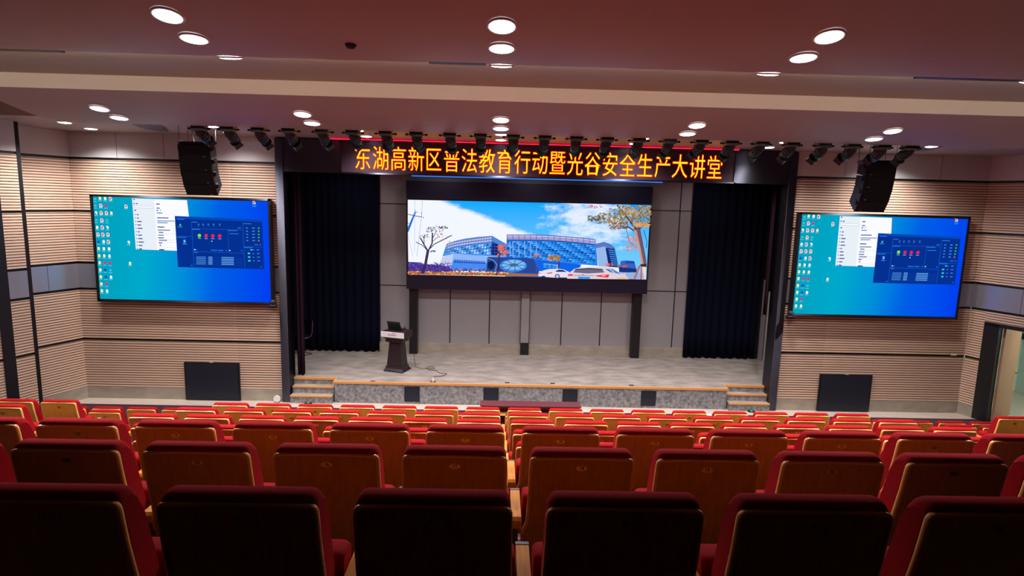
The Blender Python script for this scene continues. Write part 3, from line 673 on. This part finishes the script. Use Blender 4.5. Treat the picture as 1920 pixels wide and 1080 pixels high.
tree([([(1150, 985), (1180, 900), (1190, 650)], 16), ([(1190, 740), (1290, 650)], 6), ([(1190, 720), (1160, 660)], 5)], (60, 40, 80)); scatter(60, 1165, 1310, 600, 730, 18, [(240, 110, 60), (220, 80, 70), (90, 50, 90)])
pc.use(*B_)
tree([([(172, 950), (180, 740)], 10)], (90, 80, 140)); scatter(26, 140, 230, 722, 750, 12, [(240, 120, 80), (210, 120, 110)])
tree([([(455, 900), (460, 810), (420, 770)], 13), ([(460, 810), (490, 790)], 7)], (60, 50, 90)); scatter(80, 320, 470, 735, 800, 16, [(190, 140, 60), (150, 110, 60), (230, 160, 80)])
scatter(26, 1050, 1140, 835, 875, 12, [(240, 100, 60)]); scatter(30, 1195, 1340, 850, 885, 12, [(210, 110, 90), (150, 80, 90)])
pc.poly([(1385, 410), (1440, 380), (1480, 370), (1560, 780), (1565, 860), (1500, 860), (1470, 640), (1440, 480)], (110, 84, 110)); pc.poly([(1400, 400), (1440, 420), (1490, 640), (1530, 850), (1500, 855), (1462, 620)], (206, 150, 130))
tree([([(1400, 420), (1330, 370), (1200, 395)], 16), ([(1430, 400), (1300, 230), (1195, 98)], 22), ([(1470, 400), (1560, 340), (1610, 330)], 16), ([(1400, 380), (1380, 260), (1500, 130)], 12), ([(1310, 400), (1345, 560), (1440, 640)], 6), ([(1530, 420), (1570, 560), (1560, 640)], 8)], (70, 50, 60))
scatter(560, 950, 1615, 200, 330, 13, [(110, 116, 50), (90, 84, 50), (150, 130, 60), (210, 130, 70), (84, 96, 60)]); scatter(420, 1200, 1620, 105, 225, 13, [(130, 130, 60), (200, 140, 60), (100, 90, 60), (226, 160, 70)])
scatter(110, 820, 980, 235, 300, 11, [(110, 100, 50), (90, 84, 60)]); scatter(170, 1090, 1330, 320, 400, 12, [(120, 100, 50), (236, 130, 80), (90, 80, 60)]); scatter(50, 1400, 1610, 320, 380, 17, [(236, 140, 50), (240, 170, 70)])
scatter(110, 1310, 1450, 490, 680, 11, [(240, 100, 70), (250, 130, 70)]); scatter(18, 840, 1000, 100, 145, 12, [(236, 90, 90)]); scatter(20, 1090, 1180, 140, 180, 12, [(236, 110, 90), (150, 120, 60)])
pc.poly([(1500, 865), (1560, 865), (1560, 1034), (1540, 1034)], (236, 214, 214)); pc.line([(1480, 860), (1410, 1035)], 26, (190, 110, 110)); pc.line([(1500, 880), (1495, 1036)], 18, (180, 100, 100)); pc.poly([(1485, 845), (1565, 840), (1565, 880), (1490, 875)], (60, 44, 50))
# cars
pc.poly([(196, 990), (200, 950), (270, 920), (330, 906), (440, 903), (520, 912), (590, 945), (590, 1012), (470, 1012), (420, 1016), (290, 1006), (205, 998)], (232, 226, 240)); pc.poly([(410, 935), (450, 915), (510, 918), (560, 942), (420, 940)], (20, 40, 80)); pc.poly([(302, 955), (380, 946), (365, 962), (312, 966)], (236, 60, 80)); pc.poly([(198, 955), (228, 950), (228, 962), (200, 965)], (240, 120, 120))
pc.disc(437, 998, 32, 30, (40, 60, 110)); pc.disc(437, 998, 22, 20, (190, 196, 226)); pc.disc(260, 1004, 28, 12, (40, 50, 90))
pc.poly([(560, 1028), (575, 965), (650, 905), (720, 886), (880, 878), (1030, 880), (1140, 895), (1230, 950), (1300, 985), (1345, 1036)], (222, 210, 222)); pc.poly([(640, 950), (665, 905), (840, 893), (1010, 905), (1030, 950), (830, 962)], (110, 104, 134)); pc.poly([(664, 906), (840, 893), (1010, 905), (1000, 915), (840, 905), (670, 916)], (30, 30, 50))
pc.poly([(1040, 905), (1130, 905), (1250, 970), (1180, 960), (1100, 945)], (80, 130, 200)); pc.line([(1100, 905), (1165, 955)], 9, (222, 210, 222)); pc.poly([(566, 972), (640, 970), (625, 992), (575, 992)], (240, 50, 80)); pc.poly([(912, 990), (990, 980), (1095, 975), (1080, 1015), (1010, 1010), (935, 1000)], (244, 40, 60)); pc.poly([(990, 985), (1060, 982), (1040, 1000), (995, 998)], (255, 150, 150))
pc.poly([(700, 1000), (850, 1005), (850, 1030), (700, 1028)], (50, 150, 240)); pc.line([(640, 990), (700, 985), (900, 990)], 8, (150, 130, 150)); pc.disc(762, 982, 16, 11, (180, 170, 190)); pc.disc(762, 982, 10, 6, (110, 100, 130))
pc.poly([(1180, 1020), (1260, 1010), (1330, 1020), (1330, 1034), (1200, 1034)], (226, 190, 140)); pc.poly([(1262, 960), (1305, 955), (1300, 985)], (200, 200, 226))
pc.mb.build('display_picture', t, fix=False)

# ------------------------------------------------------------------ wall screens either side of the stage
TVY = 12.48
def tv_gradient():
    m = bpy.data.materials.new('desktop_gradient'); m.use_nodes = True; nt = m.node_tree; N = nt.nodes; Lk = nt.links
    N.remove(N['Principled BSDF']); tc = N.new('ShaderNodeTexCoord'); sx = N.new('ShaderNodeSeparateXYZ'); Lk.new(tc.outputs['Object'], sx.inputs[0])
    a = N.new('ShaderNodeMath'); a.operation = 'MULTIPLY_ADD'; Lk.new(sx.outputs[2], a.inputs[0]); a.inputs[1].default_value = -.12; a.inputs[2].default_value = 0
    mr = N.new('ShaderNodeMath'); mr.operation = 'ADD'; Lk.new(sx.outputs[0], mr.inputs[0]); Lk.new(a.outputs[0], mr.inputs[1])
    mp = N.new('ShaderNodeMapRange'); Lk.new(mr.outputs[0], mp.inputs[0]); mp.inputs[1].default_value = -1.9; mp.inputs[2].default_value = 1.9
    r = N.new('ShaderNodeValToRGB'); Lk.new(mp.outputs[0], r.inputs[0]); cr = r.color_ramp
    cr.elements[0].position = 0; cr.elements[0].color = (*lin((0, 164, 190)), 1); cr.elements[1].position = 1; cr.elements[1].color = (*lin((0, 62, 246)), 1)
    for p, c in ((.3, (0, 172, 208)), (.5, (0, 146, 222)), (.68, (0, 98, 236))): e_ = cr.elements.new(p); e_.color = (*lin(c), 1)
    e = N.new('ShaderNodeEmission'); Lk.new(r.outputs[0], e.inputs[0]); e.inputs[1].default_value = .95; Lk.new(e.outputs[0], N['Material Output'].inputs[0]); return m
TVC = Vector((-6.565, TVY, 3.28))
pc = Pic(TVY, TVC)
pc.use(0, 0, 1).poly([(174, 368), (505, 378), (510.5, 568), (188, 561)], (0, 0, 0), m=tv_gradient())
Z1, Z2 = (165, 360, 4.911), (325, 360, 4.695)
pc.use(*Z1)
icons = [(110, 58, 'y'), (158, 60, 'w'), (207, 62, 'r'), (118, 125, 'p'), (165, 127, 'm'), (75, 192, 'w'), (122, 192, 'r'), (170, 193, 'p'), (216, 194, 'y'), (128, 260, 'r'), (175, 260, 'c'), (86, 325, 'w'), (132, 325, 'r'), (180, 326, 'w'),
         (93, 390, 'p'), (138, 391, 'r'), (185, 391, 'r'), (98, 458, 'b'), (146, 457, 'w'), (189, 457, 'r'), (100, 520, 'y'), (148, 522, 'w'), (196, 523, 'w'), (105, 586, 'y'), (152, 587, 'y'), (200, 589, 'w'), (110, 650, 'y'), (158, 650, 'm'), (206, 654, 'm'),
         (116, 716, 'y'), (162, 717, 'b'), (210, 720, 'c'), (121, 780, 'y'), (168, 782, 'b'), (215, 783, 'w'), (126, 845, 'y'), (174, 845, 'm'), (131, 909, 'y'), (179, 911, 'w'), (68, 66, 'c'), (72, 125, 'c'), (80, 258, 'c'), (353, 132, 'r'), (378, 463, 'w'), (391, 657, 'y')]
IC = {'y': (255, 236, 176), 'w': (240, 250, 255), 'r': (240, 96, 96), 'p': (240, 90, 180), 'm': (226, 30, 130), 'c': (60, 190, 220), 'b': (40, 70, 200)}
for x, y, c in icons:
    if c in 'rp': pc.poly([(x-13, y-16), (x+6, y-16), (x+15, y-2), (x+15, y+16), (x-13, y+16)], (250, 236, 240)); pc.disc(x, y-1, 9, 10, IC[c])
    elif c in 'wy': pc.poly([(x-10, y-14), (x+5, y-14), (x+11, y-6), (x+11, y+14), (x-10, y+14)], IC[c])
    else: pc.disc(x, y, 13, 12, IC[c])
    if c in 'wr' and x % 3 == 0: pc.poly([(x-10, y+2), (x, y+2), (x, y+12), (x-10, y+12)], (40, 130, 170))
    pc.line([(x-16, y+23), (x+16, y+24)], 5, (110, 214, 222))
pc.poly([(409, 58), (914, 76), (934, 240), (940, 545), (444, 527)], (250, 252, 255)); pc.poly([(409, 58), (610, 66), (640, 534), (444, 527)], (232, 240, 248))
pc.poly([(428, 124), (606, 132), (608, 154), (432, 146)], (176, 180, 216)); pc.poly([(431, 127), (603, 134), (605, 151), (434, 143)], (248, 250, 255))
for (x, y, wd) in [(427, 68, 16), (430, 106, 12), (452, 107, 18), (438, 168, 18)]: pc.line([(x-8, y), (x-8+wd, y+.5)], 9, (70, 50, 150))
for k in range(11):
    y = 207+31.5*k; x = 434+2.2*k; pc.line([(x, y), (x+8, y)], 9, (90, 80, 170)); pc.line([(x+18, y+1), (x+18+[18, 18, 42, 34, 45, 18, 36, 40, 50, 34, 28][k], y+2)], 10, (90, 84, 170))
for (x0, x1, y, c) in [(632, 664, 110, (60, 50, 140)), (634, 666, 148, (90, 80, 160)), (634, 650, 168, (60, 50, 140)), (668, 676, 168, (90, 80, 160)), (636, 690, 192, (40, 160, 190)), (640, 745, 238, (90, 80, 160)), (640, 800, 266, (150, 140, 200)), (644, 738, 282, (60, 160, 200)), (645, 708, 322, (60, 50, 140)), (647, 760, 350, (120, 110, 180)), (656, 698, 371, (90, 80, 160)), (650, 702, 397, (40, 160, 190)), (650, 704, 421, (90, 80, 160)), (658, 732, 444, (120, 110, 180)), (655, 688, 468, (90, 80, 160)), (664, 678, 490, (60, 50, 140)), (660, 708, 530, (40, 30, 120))]:
    pc.line([(x0, y), (x1, y+1.5)], 9, c)
for y in (383, 436, 458, 508): pc.line([(655, y), (815, y+6)], 2.5, (206, 210, 230))
pc.use(*Z2)
pc.poly([(17, 210), (785, 245), (803, 678), (45, 660)], (4, 48, 146)); pc.poly([(17, 210), (785, 245), (786, 264), (18, 234)], (10, 70, 180))
for a, b, c in (((164, 262), (186, 655), 4), ((615, 268), (632, 664), 4), ((484, 338), (492, 525), 3)): pc.line([a, b], c, (20, 92, 206))
for a, b in (((36, 386), (166, 390)), ((170, 322), (612, 334)), ((182, 522), (626, 540)), ((624, 478), (786, 486))): pc.line([a, b], 3.5, (20, 92, 206))
for x, y, w_ in ((168, 264, 46), (170, 328, 70), (486, 338, 80), (620, 278, 72), (628, 487, 74), (40, 398, 78), (186, 530, 34), (498, 366, 80), (36, 238, 66)): pc.line([(x, y), (x+w_, y+2)], 7, (40, 120, 220))
for i, (x, y, c) in enumerate(((234, 383, (120, 230, 60)), (293, 385, (250, 30, 80)), (352, 386, (250, 30, 80)), (413, 387, (250, 30, 80)))): pc.disc(x, y, 15, 16, c); pc.line([(x-14, y+24), (x+14, y+25)], 6, (110, 170, 230))
for x in (227, 267, 313, 360, 413): pc.line([(x-8, 283), (x+8, 284)], 7, (60, 140, 226)); pc.line([(x-3, 297), (x+3, 297)], 6, (90, 160, 230))
pc.poly([(67, 276), (76, 296), (56, 296)], (90, 220, 150)); pc.line([(48, 306), (84, 308)], 7, (30, 150, 220)); pc.poly([(94, 420), (112, 421), (114, 446), (96, 445)], (110, 180, 250)); pc.line([(88, 456), (122, 458)], 7, (70, 150, 226))
for k in range(5):
    y = 317+27.5*k; pc.line([(644+k, y), (660+k, y)], 7, (80, 160, 230)); pc.line([(698+k*.6, y), (720+k*.6, y)], 7, (80, 160, 230)); pc.disc(756, y+1, 7, 7, (60, 210, 60) if k < 4 else (240, 90, 60), n=8)
for k in range(4):
    y = 508+32*k; pc.line([(658+2*k if k else 682, y), (678+2*k if k else 700, y)], 13 if k else 9, (60, 210, 200)); pc.line([(700+2*k, y+1), (714+2*k, y+1)], 6, (70, 150, 226)); pc.line([(738+2*k, y+1), (762+2*k, y+1)], 6, (70, 150, 226))
for k in range(5):
    y = 571+15*k
    pc.line([(208, y), (292, y+1)], 5, (90, 160, 226)); pc.line([(314, y+1), (350, y+2)], 7, (110, 176, 236)); pc.line([(430, y+4), (538, y+6)], 7, (100, 170, 236)); pc.line([(196, y+8), (614, y+16)], 1.8, (20, 84, 190))
pc.line([(338, 511), (390, 513)], 10, (30, 110, 220)); pc.line([(400, 513), (446, 514)], 10, (30, 110, 220)); pc.disc(195, 506, 6, 5, (240, 250, 255), n=8); pc.disc(502, 514, 6, 5, (240, 250, 255), n=8); pc.poly([(340, 426), (352, 434), (344, 438)], (255, 255, 255))
for x, y, w_ in ((570, 316, 30), (722, 462, 28), (764, 463, 14), (162, 645, 12), (775, 657, 10), (204, 507, 12), (466, 514, 12), (600, 516, 12)): pc.line([(x, y), (x+w_, y+1)], 6, (60, 130, 220))
pc.poly([(703, 80), (718, 80), (728, 92), (730, 106), (704, 106)], (250, 236, 240)); pc.disc(713, 93, 9, 10, (240, 90, 70)); pc.line([(700, 118), (736, 120)], 6, (40, 140, 240)); pc.line([(702, 127), (732, 128)], 6, (40, 140, 240))
tv_me = pc.mb.mesh('display_picture')
def wall_screen(x, label):
    t = thing('wall_screen', label, 'screen', (x, TVY, 3.28), 0, 'two large wall screens'); hw, hh = 1.825, 1.105
    mb = MB(); mb.box(-hw, hw, .012, .13, -hh, hh, M_black); mb.build('housing', t, bevel=.004)
    mb = MB()
    for a in ((-hw, hw, -hh, -hh+.045), (-hw, hw, hh-.045, hh), (-hw, -hw+.045, -hh, hh), (hw-.045, hw, -hh, hh)): mb.box(a[0], a[1], -.014, .012, a[2], a[3], M_gloss if a[0] == -hw and a[1] == hw else M_black)
    mb.build('bezel', t); link('display_picture', tv_me, t)
    mb = MB(); mb.box(-1.2, 1.2, .13, .168, -.5, .5, M_black); mb.build('wall_bracket', t)
wall_screen(-6.565, 'large wall screen showing a computer desktop, on the wall with the lectern side speaker')
wall_screen(8.1, 'large wall screen showing a computer desktop, on the wall next to the open door')

# ------------------------------------------------------------------ red LED sign over the opening
t = thing('led_sign', 'long LED sign with glowing red and yellow Chinese characters above the stage', 'sign', (.775, 12.39, 5.24))
mb = MB(); mb.box(-4.035, 4.035, 0, .21, -.30, .33, mat('sign_housing_haze', (66, 48, 60), .3)); mb.build('housing', t, bevel=.004)  # purple haze of the lit sign put into the housing colour
mb = MB()
for a in ((-4.05, 4.05, -.31, -.28), (-4.05, 4.05, .315, .345), (-4.05, -4.015, -.31, .345), (4.015, 4.05, -.31, .345)): mb.box(a[0], a[1], -.02, .02, a[2], a[3], M_gloss)
mb.build('frame', t)
mb = MB(); TXT = '东湖高新区普法教育行动暨光谷安全生产大讲堂'
for lay, (off, m) in enumerate(((0, emit((255, 16, 8), 2.2)), (-.005, emit((255, 214, 20), 2.0)))):
    for i, ch in enumerate(TXT):
        vs, fs = text_mesh(ch, .445, off); cx = -3.585 + 7.19*i/(len(TXT)-1)
        cxm = (min(v.x for v in vs)+max(v.x for v in vs))/2; cym = (min(v.y for v in vs)+max(v.y for v in vs))/2
        for sx, sz, sy in (((-.0065, 0, 0), (.0065, 0, .0002), (0, -.0065, .0004), (0, .0065, .0006)) if lay == 0 else ((0, 0, 0),)):   # the red glow round each yellow stroke
            mb.add([(cx+sx+(v.x-cxm)*.78, -.004-.003*lay-sy, sz+(v.y-cym)*1.16+.015) for v in vs], fs, m)
mb.build('lettering', t, fix=False)
mb = MB(); mb.box(-4.3, 4.1, .03, .06, .37, .385, emit((255, 24, 60), 3.0)); mb.build('glow_strip', t)['label'] = 'red light strip along the top'
mb = MB(); mb.box(-2.6, 2.55, .0, .03, -.328, -.311, emit((44, 120, 255), 1.4)); mb.build('glow_strip', t)['label'] = 'painted blue glow line along the bottom'  # emissive line standing in for the big screen's blue glow

# ------------------------------------------------------------------ hanging line-array loudspeakers
def line_array(x, inner, label):
    t = thing('line_array_speaker', label, 'loudspeaker', (x, 11.0, E_(.92)), 0, 'hanging loudspeaker columns')
    W, D, H = .285, .36, .235
    M = Matrix.Translation((0, 0, -.05))
    mb = MB(); mb.box(-.24, .24, -.02, .34, -.05, -.01, M_spk); mb.box(-.26, -.235, -.02, .34, -.06, .0, M_steel); mb.box(.235, .26, -.02, .34, -.06, .0, M_steel); mb.build('rigging_frame', t)
    for sx in (-.25, .25):
        for y in (0, .32): mb = MB(); mb.tube([(sx, y, 0), (sx, y, .335)], .005, M_wire, 6); mb.build('suspension_wire', t)
    mb = MB(); mb.tube([(-.06, .15, -.01), (-.09, .15, .12), (-.08, .15, .335)], .008, M_wire, 6); mb.build('signal_cable', t)
    ang = 0; y, z = 0.0, -.06
    for k in range(4):
        ang += math.radians((4, 5, 8, 12)[k]); R = Matrix.Translation((0, y, z)) @ Matrix.Rotation(ang, 4, 'X')
        # a wedge cabinet: tall at the grille, lower at the rear
        f = [Vector((-W, 0, -H)), Vector((W, 0, -H)), Vector((W, 0, 0)), Vector((-W, 0, 0)), Vector((-W*.8, D, -H+.03)), Vector((W*.8, D, -H+.03)), Vector((W*.8, D, -.03)), Vector((-W*.8, D, -.03))]
        mb = MB(); mb.add([R @ v for v in f], [(0, 1, 2, 3), (5, 4, 7, 6), (3, 2, 6, 7), (1, 0, 4, 5), (0, 3, 7, 4), (2, 1, 5, 6)], M_spk); cab = mb.build('cabinet', t, bevel=.004)
        mb = MB(); g = [(-W+.012, -H+.012), (W-.012, -H+.012), (W-.012, -.012), (-W+.012, -.012)]; mb.prism([R @ Vector((a, -.006, b)) for a, b in g], R.to_3x3() @ Vector((0, .006, 0)), M_grille); mb.build('grille', cab)
        mb = MB(); mb.prism([R @ Vector((inner*W*.62-.02, -.008, -H+.022)), R @ Vector((inner*W*.62+.02, -.008, -H+.022)), R @ Vector((inner*W*.62+.02, -.008, -H+.03)), R @ Vector((inner*W*.62-.02, -.008, -H+.03))], R.to_3x3() @ Vector((0, .002, 0)), M_plastic); mb.build('badge', cab)
        for s in (-1, 1):
            mb = MB(); mb.box(s*W-.02, s*W+.02, .03, .10, -.10, -.02, M_steel if False else M_spk, R); mb.box(s*W-.025, s*W+.03, .05, .09, -.075, -.04, M_spk, R); mb.build('rigging_lug', cab)
        nx = R @ Vector((0, 0, -H)); y, z = nx.y, nx.z
line_array(-5.50, 1, 'black hanging loudspeaker column before the screen on the lectern side')
line_array(6.97, -1, 'black hanging loudspeaker column before the screen next to the door')

# small dome cameras at the inner lower corners of the wall screens
def ptz(x, label):
    t = thing('dome_camera', label, 'camera', (x, 12.55, 2.13), 0, 'dome cameras by the wall screens')
    mb = MB(); mb.box(-.03, .03, -.02, .10, -.02, .02, M_black); mb.build('bracket', t)
    mb = MB(); mb.lathe([(0, .0), (.085, .0), (.085, .03), (.07, .05), (.0, .05)], M_black, 20, (0, -.06, .0)); mb.build('base', t)
    mb = MB(); mb.lathe([(.06, .05), (.068, .08), (.06, .12), (.04, .145), (0, .155)], M_black, 20, (0, -.06, 0)); h = mb.build('head', t)
    mb = MB(); mb.cyl((0, -.12, .1), (0, -.14, .1), .03, .026, M_gloss); mb.build('lens', h)
ptz(-4.75, 'small black camera at the lower corner of the wall screen on the lectern side')
ptz(6.29, 'small black camera at the lower corner of the wall screen next to the door')

# black grille boxes at the foot of the front walls, and square vents in the stage front
def grille_box(x0, x1, label):
    t = thing('bass_speaker', label, 'loudspeaker', ((x0+x1)/2, 12.6, 0), 0, 'floor loudspeakers in the front wall'); w = (x1-x0)/2
    mb = MB(); mb.box(-w, w, .0, .046, .01, .855, M_black); mb.build('housing', t, bevel=.005)
    mb = MB(); mb.box(-w+.03, w-.03, -.008, .0, .04, .825, M_grille); mb.build('grille', t)
    mb = MB(); mb.box(-.04, .04, -.012, .0, .856, .862, M_plastic); mb.build('badge', t)
grille_box(-6.745, -5.567, 'wide black loudspeaker grille low in the wall below the screen on the lectern side')
grille_box(7.14, 8.31, 'wide black loudspeaker grille low in the wall below the screen next to the door')
for i, x in enumerate((-1.845, -.116, 1.624, 3.36)):
    t = thing('stage_front_speaker', 'square black speaker grille in the stage front, %s from the lectern side' % ORD[i+1], 'loudspeaker', (x, SF, .226), 0, 'square grilles in the stage front')
    mb = MB(); mb.box(-.165, .165, -.012, .0, -.172, .172, M_black); mb.build('frame', t)
    mb = MB(); mb.box(-.15, .15, -.016, -.012, -.157, .157, M_grille); mb.build('grille', t)

# ------------------------------------------------------------------ curtains
def curtain(name, x0, x1, y, z0, z1, m, label, amp=.03, wl=.2, seed=1):
    r = random.Random(seed); n = int((x1-x0)/wl*8); mb = MB(); rows = []
    prof = [math.sin(2*math.pi*(x0+(x1-x0)*k/n)/wl + .8*math.sin(k*.11+seed)) for k in range(n+1)]
    for j in range(9):
        f = j/8; z = z1+(z0-z1)*f; a = amp*(.55+.45*f)
        rows.append([Vector((x0+(x1-x0)*k/n, y+prof[k]*a, z+(.012*prof[k]+.01*math.sin(k*.37) if j == 8 else 0))) for k in range(n+1)])
    mb.grid(rows, m); o = mb.build(name, fix=False); s = o.modifiers.new('thick', 'SOLIDIFY'); s.thickness = .012
    return tag(o, label, 'curtain')
curtain('stage_curtain', -5.4, -3.07, 15.225, SZ+.02, 5.6, M_curtain, 'long black stage curtain hanging behind the lectern side of the stage', seed=2)
curtain('stage_curtain', 4.90, 6.76, 15.225, SZ+.02, 5.6, M_curtain, 'long black stage curtain hanging at the stage end nearer the door', seed=5)
curtain('side_drape', -4.47, -4.30, 13.05, SZ+.02, 5.6, M_drape, 'narrow dark plum drape gathered against the stage column beside the lectern side', .03, .07, 3)
curtain('side_drape', 5.93, 6.02, 13.05, SZ+1.6, 5.6, M_drape, 'narrow dark plum drape gathered against the stage column nearer the door', .02, .06, 4)
# doorway frame in the dark wing
mb = MB(); mb.box(6.90, 6.95, 15.1, 15.26, SZ, 2.6, M_panel); mb.box(7.0, 7.1, 15.08, 15.26, SZ, 2.3, M_white); mb.box(6.70, 7.2, 15.255, 15.27, SZ, 5.6, M_black); struct(mb.build('trim_8'))

# ------------------------------------------------------------------ lectern with laptop
LB = atZ(743, 697, SZ)
lx, ly = LB.x, LB.y+.14
t = thing('lectern', 'dark wooden lectern with a white name board, standing on the stage', 'lectern', (lx, ly, SZ), math.radians(-19)); t.scale = (.88, .88, 1.03)
def frustum(mb, a, b, m):     # a, b = (half x, half y, z)
    vs = [Vector((sx*h[0], sy*h[1], h[2])) for h in (a, b) for sx, sy in ((-1, -1), (1, -1), (1, 1), (-1, 1))]
    mb.add(vs, [(3, 2, 1, 0), (4, 5, 6, 7), (0, 1, 5, 4), (1, 2, 6, 5), (2, 3, 7, 6), (3, 0, 4, 7)], m)
mb = MB(); frustum(mb, (.285, .235, 0), (.285, .235, .02), M_lect); frustum(mb, (.285, .235, .02), (.245, .195, .075), M_lect); frustum(mb, (.245, .195, .075), (.24, .19, .12), M_lect); mb.build('base', t, bevel=.006)
mb = MB(); frustum(mb, (.22, .17, .12), (.165, .13, .66), M_lect); mb.build('column', t, bevel=.006)
mb = MB(); frustum(mb, (.17, .135, .66), (.24, .19, .68), M_lect); frustum(mb, (.24, .19, .68), (.245, .195, .75), M_lect); frustum(mb, (.25, .2, .75), (.33, .25, .80), M_lect); mb.build('neck', t, bevel=.006)
mb = MB(); frustum(mb, (.33, .25, .80), (.33, .25, .925), M_lect); mb.build('desk_box', t, bevel=.006)
mb = MB(); mb.box(-.335, .335, -.268, -.25, .80, .925, M_signw); sg = mb.build('name_board', t, bevel=.003)
mb = MB(); vs, fs = text_mesh('FiberHome', .052, .0006, .15); mb.add([(v.x*.95-.01, -.2695, v.y*1.0+.858) for v in vs], fs, mat('logo_blue', (28, 44, 120), .5))
arc = [(.0+.13*math.cos(a), .872+.035*math.sin(a)) for a in [math.radians(100-9*k) for k in range(11)]]; arc2 = [(.0+.125*math.cos(a), .868+.028*math.sin(a)) for a in [math.radians(100-9*k) for k in range(11)]]
red = mat('logo_red', (214, 40, 50), .5)
for k in range(10): mb.poly([(arc[k][0], -.2695, arc[k][1]), (arc[k+1][0], -.2695, arc[k+1][1]), (arc2[k+1][0], -.2695, arc2[k+1][1]), (arc2[k][0], -.2695, arc2[k][1])], red)
mb.build('logo', sg)
mb = MB(); mb.tube([(.16, .1, .925), (.16, .1, 1.0), (.2, .02, 1.03), (.24, -.03, 1.02)], .004, M_wire, 6); mb.tube([(.24, -.03, 1.02), (.26, -.045, 1.015)], .009, M_wire, 8); mb.build('microphone', t)
lt = thing('laptop', 'open black laptop lying on the lectern', 'laptop', (lx, ly, SZ+.953), math.radians(-19))
mb = MB(); mb.box(-.21, .12, -.02, .20, 0, .018, M_black); mb.build('keyboard_base', lt)
mb = MB(); mb.box(-.165, .165, -.006, .006, 0, .22, M_lamp, Matrix.Translation((-.045, -.02, .012)) @ Matrix.Rotation(math.radians(22), 4, 'X')); mb.build('screen_lid', lt)
# floor cable and socket
pts = [(772, 650), (776, 672), (781, 688), (790, 692.5), (803, 692), (815, 691.5), (812, 688.5), (803, 688.5), (799, 691), (806, 694), (818, 695), (822, 699), (828, 700.5), (838, 701), (834, 704), (824, 706.5), (816, 706), (813, 708)]
path = [Vector((lx+.385, ly+.05, SZ+.70)), Vector((lx+.385, ly+.04, SZ+.35)), Vector((lx+.42, ly+.0, SZ+.09))] + [atZ(*p, SZ)+Vector((0, 0, .008)) for p in pts[3:]]
mb = MB(); mb.tube(path, .006, M_wire, 6); tag(mb.build('power_cable'), 'thin black cable trailing from the lectern over the stage floor', 'cable')
q = atZ(812, 716, SZ)
t = thing('floor_socket', 'small open floor socket with a white plug at the stage edge', 'socket', (q.x, q.y, SZ))
mb = MB(); mb.box(-.06, .06, -.04, .04, 0, .008, M_deskw); mb.build('cover_plate', t)
mb = MB(); mb.box(-.02, .02, -.015, .015, .008, .09, M_plastic); mb.build('plug', t, bevel=.004)
for i, (px, py) in enumerate(((699, 715), (951, 717.5), (1036, 719), (1184, 722.5))):
    q = atZ(px, py, SZ); mb = MB(); mb.box(-.05, .05, -.03, .03, 0, .006, M_black if i else M_deskw); tag(mb.build('floor_box', loc=(q.x, q.y, SZ)), 'small dark floor box cover near the stage edge, %s from the lectern side' % ORD[i+1], 'floor box', 'floor box covers on the stage')

# cantilever chair in the wing
q = atZ(573, 664, SZ)
t = thing('cantilever_chair', 'black chair with a chrome tube frame in the dark wing behind the lectern', 'chair', (-4.96, 14.86, SZ), math.radians(-34))
mb = MB()
for s in (-.21, .21): mb.tube([(s, .14, .012), (s, -.20, .012), (s, -.22, .04), (s, -.22, .42), (s, -.20, .45), (s, .10, .46), (s, .15, .55), (s, .17, .86)], .011, M_chrome, 8)
mb.tube([(-.21, .14, .012), (.21, .14, .012)], .011, M_chrome, 8); mb.build('tube_frame', t)
mb = MB(); mb.box(-.22, .22, -.2, .14, .46, .50, M_curtain); mb.build('seat', t, bevel=.01)
mb = MB(); mb.box(-.21, .21, .15, .18, .60, .88, M_curtain); mb.build('backrest', t, bevel=.01)

# ------------------------------------------------------------------ small things on the hall floor and walls
q = atZ(521, 753, 0)
t = thing('floor_disc', 'small white disc leaning on the wall foot beside the stage column', 'disc', (q.x, 12.585, 0))
mb = MB(); n = 24; mb.prism([(.075*math.cos(2*math.pi*k/n), 0, .08+.075*math.sin(2*math.pi*k/n)) for k in range(n)], (0, -.03, 0), M_plastic); mb.build('disc', t, bevel=.004)
mb = MB(); mb.box(-.05, .05, -.05, .02, 0, .012, M_steel); mb.build('foot', t)
for px, py, nm in ((578, 756.5, 'by the steps on the lectern side'), (1409, 772, 'by the steps nearer the door')):
    q = atZ(px, py, 0); t = thing('floor_light', 'flat dark floor light with a green glow %s' % nm, 'floor light', (q.x, q.y, 0), 0, 'green floor lights')
    mb = MB(); mb.lathe([(.0, .02), (.07, .02), (.085, .0)], M_black, 20); mb.build('housing', t)
    mb = MB(); mb.lathe([(.0, .0), (.022, .0)], emit((40, 255, 60), 2.0), 12, (0, 0, .0215)); mb.build('lens', t)
q = atZ(1331, 778, 0); mb = MB(); mb.box(-.07, .04, -.06, .05, 0, .008, M_plastic); mb.box(.04, .07, -.06, .05, 0, .008, mat('red_print', (200, 30, 50), .6)); tag(mb.build('paper_pack', loc=(q.x, q.y, 0)), 'white paper pack with a red end lying at the tile edge', 'paper')
q = atY(3, 690, 10.72); mb = MB(); mb.box(-.012, .0, -.04, .04, -.045, .045, M_plastic); tag(mb.build('wall_switch', loc=(-9.17, 10.72, q.z)), 'cream switch plate on the ribbed wall behind the wide black trim', 'switch')
q = atY(1788, 665, FW); mb = MB(); mb.box(-.06, .06, -.012, .0, -.02, .02, M_plastic); tag(mb.build('wall_clip', loc=(q.x, FW, q.z)), 'small white clip in the black wall groove near the door', 'clip')
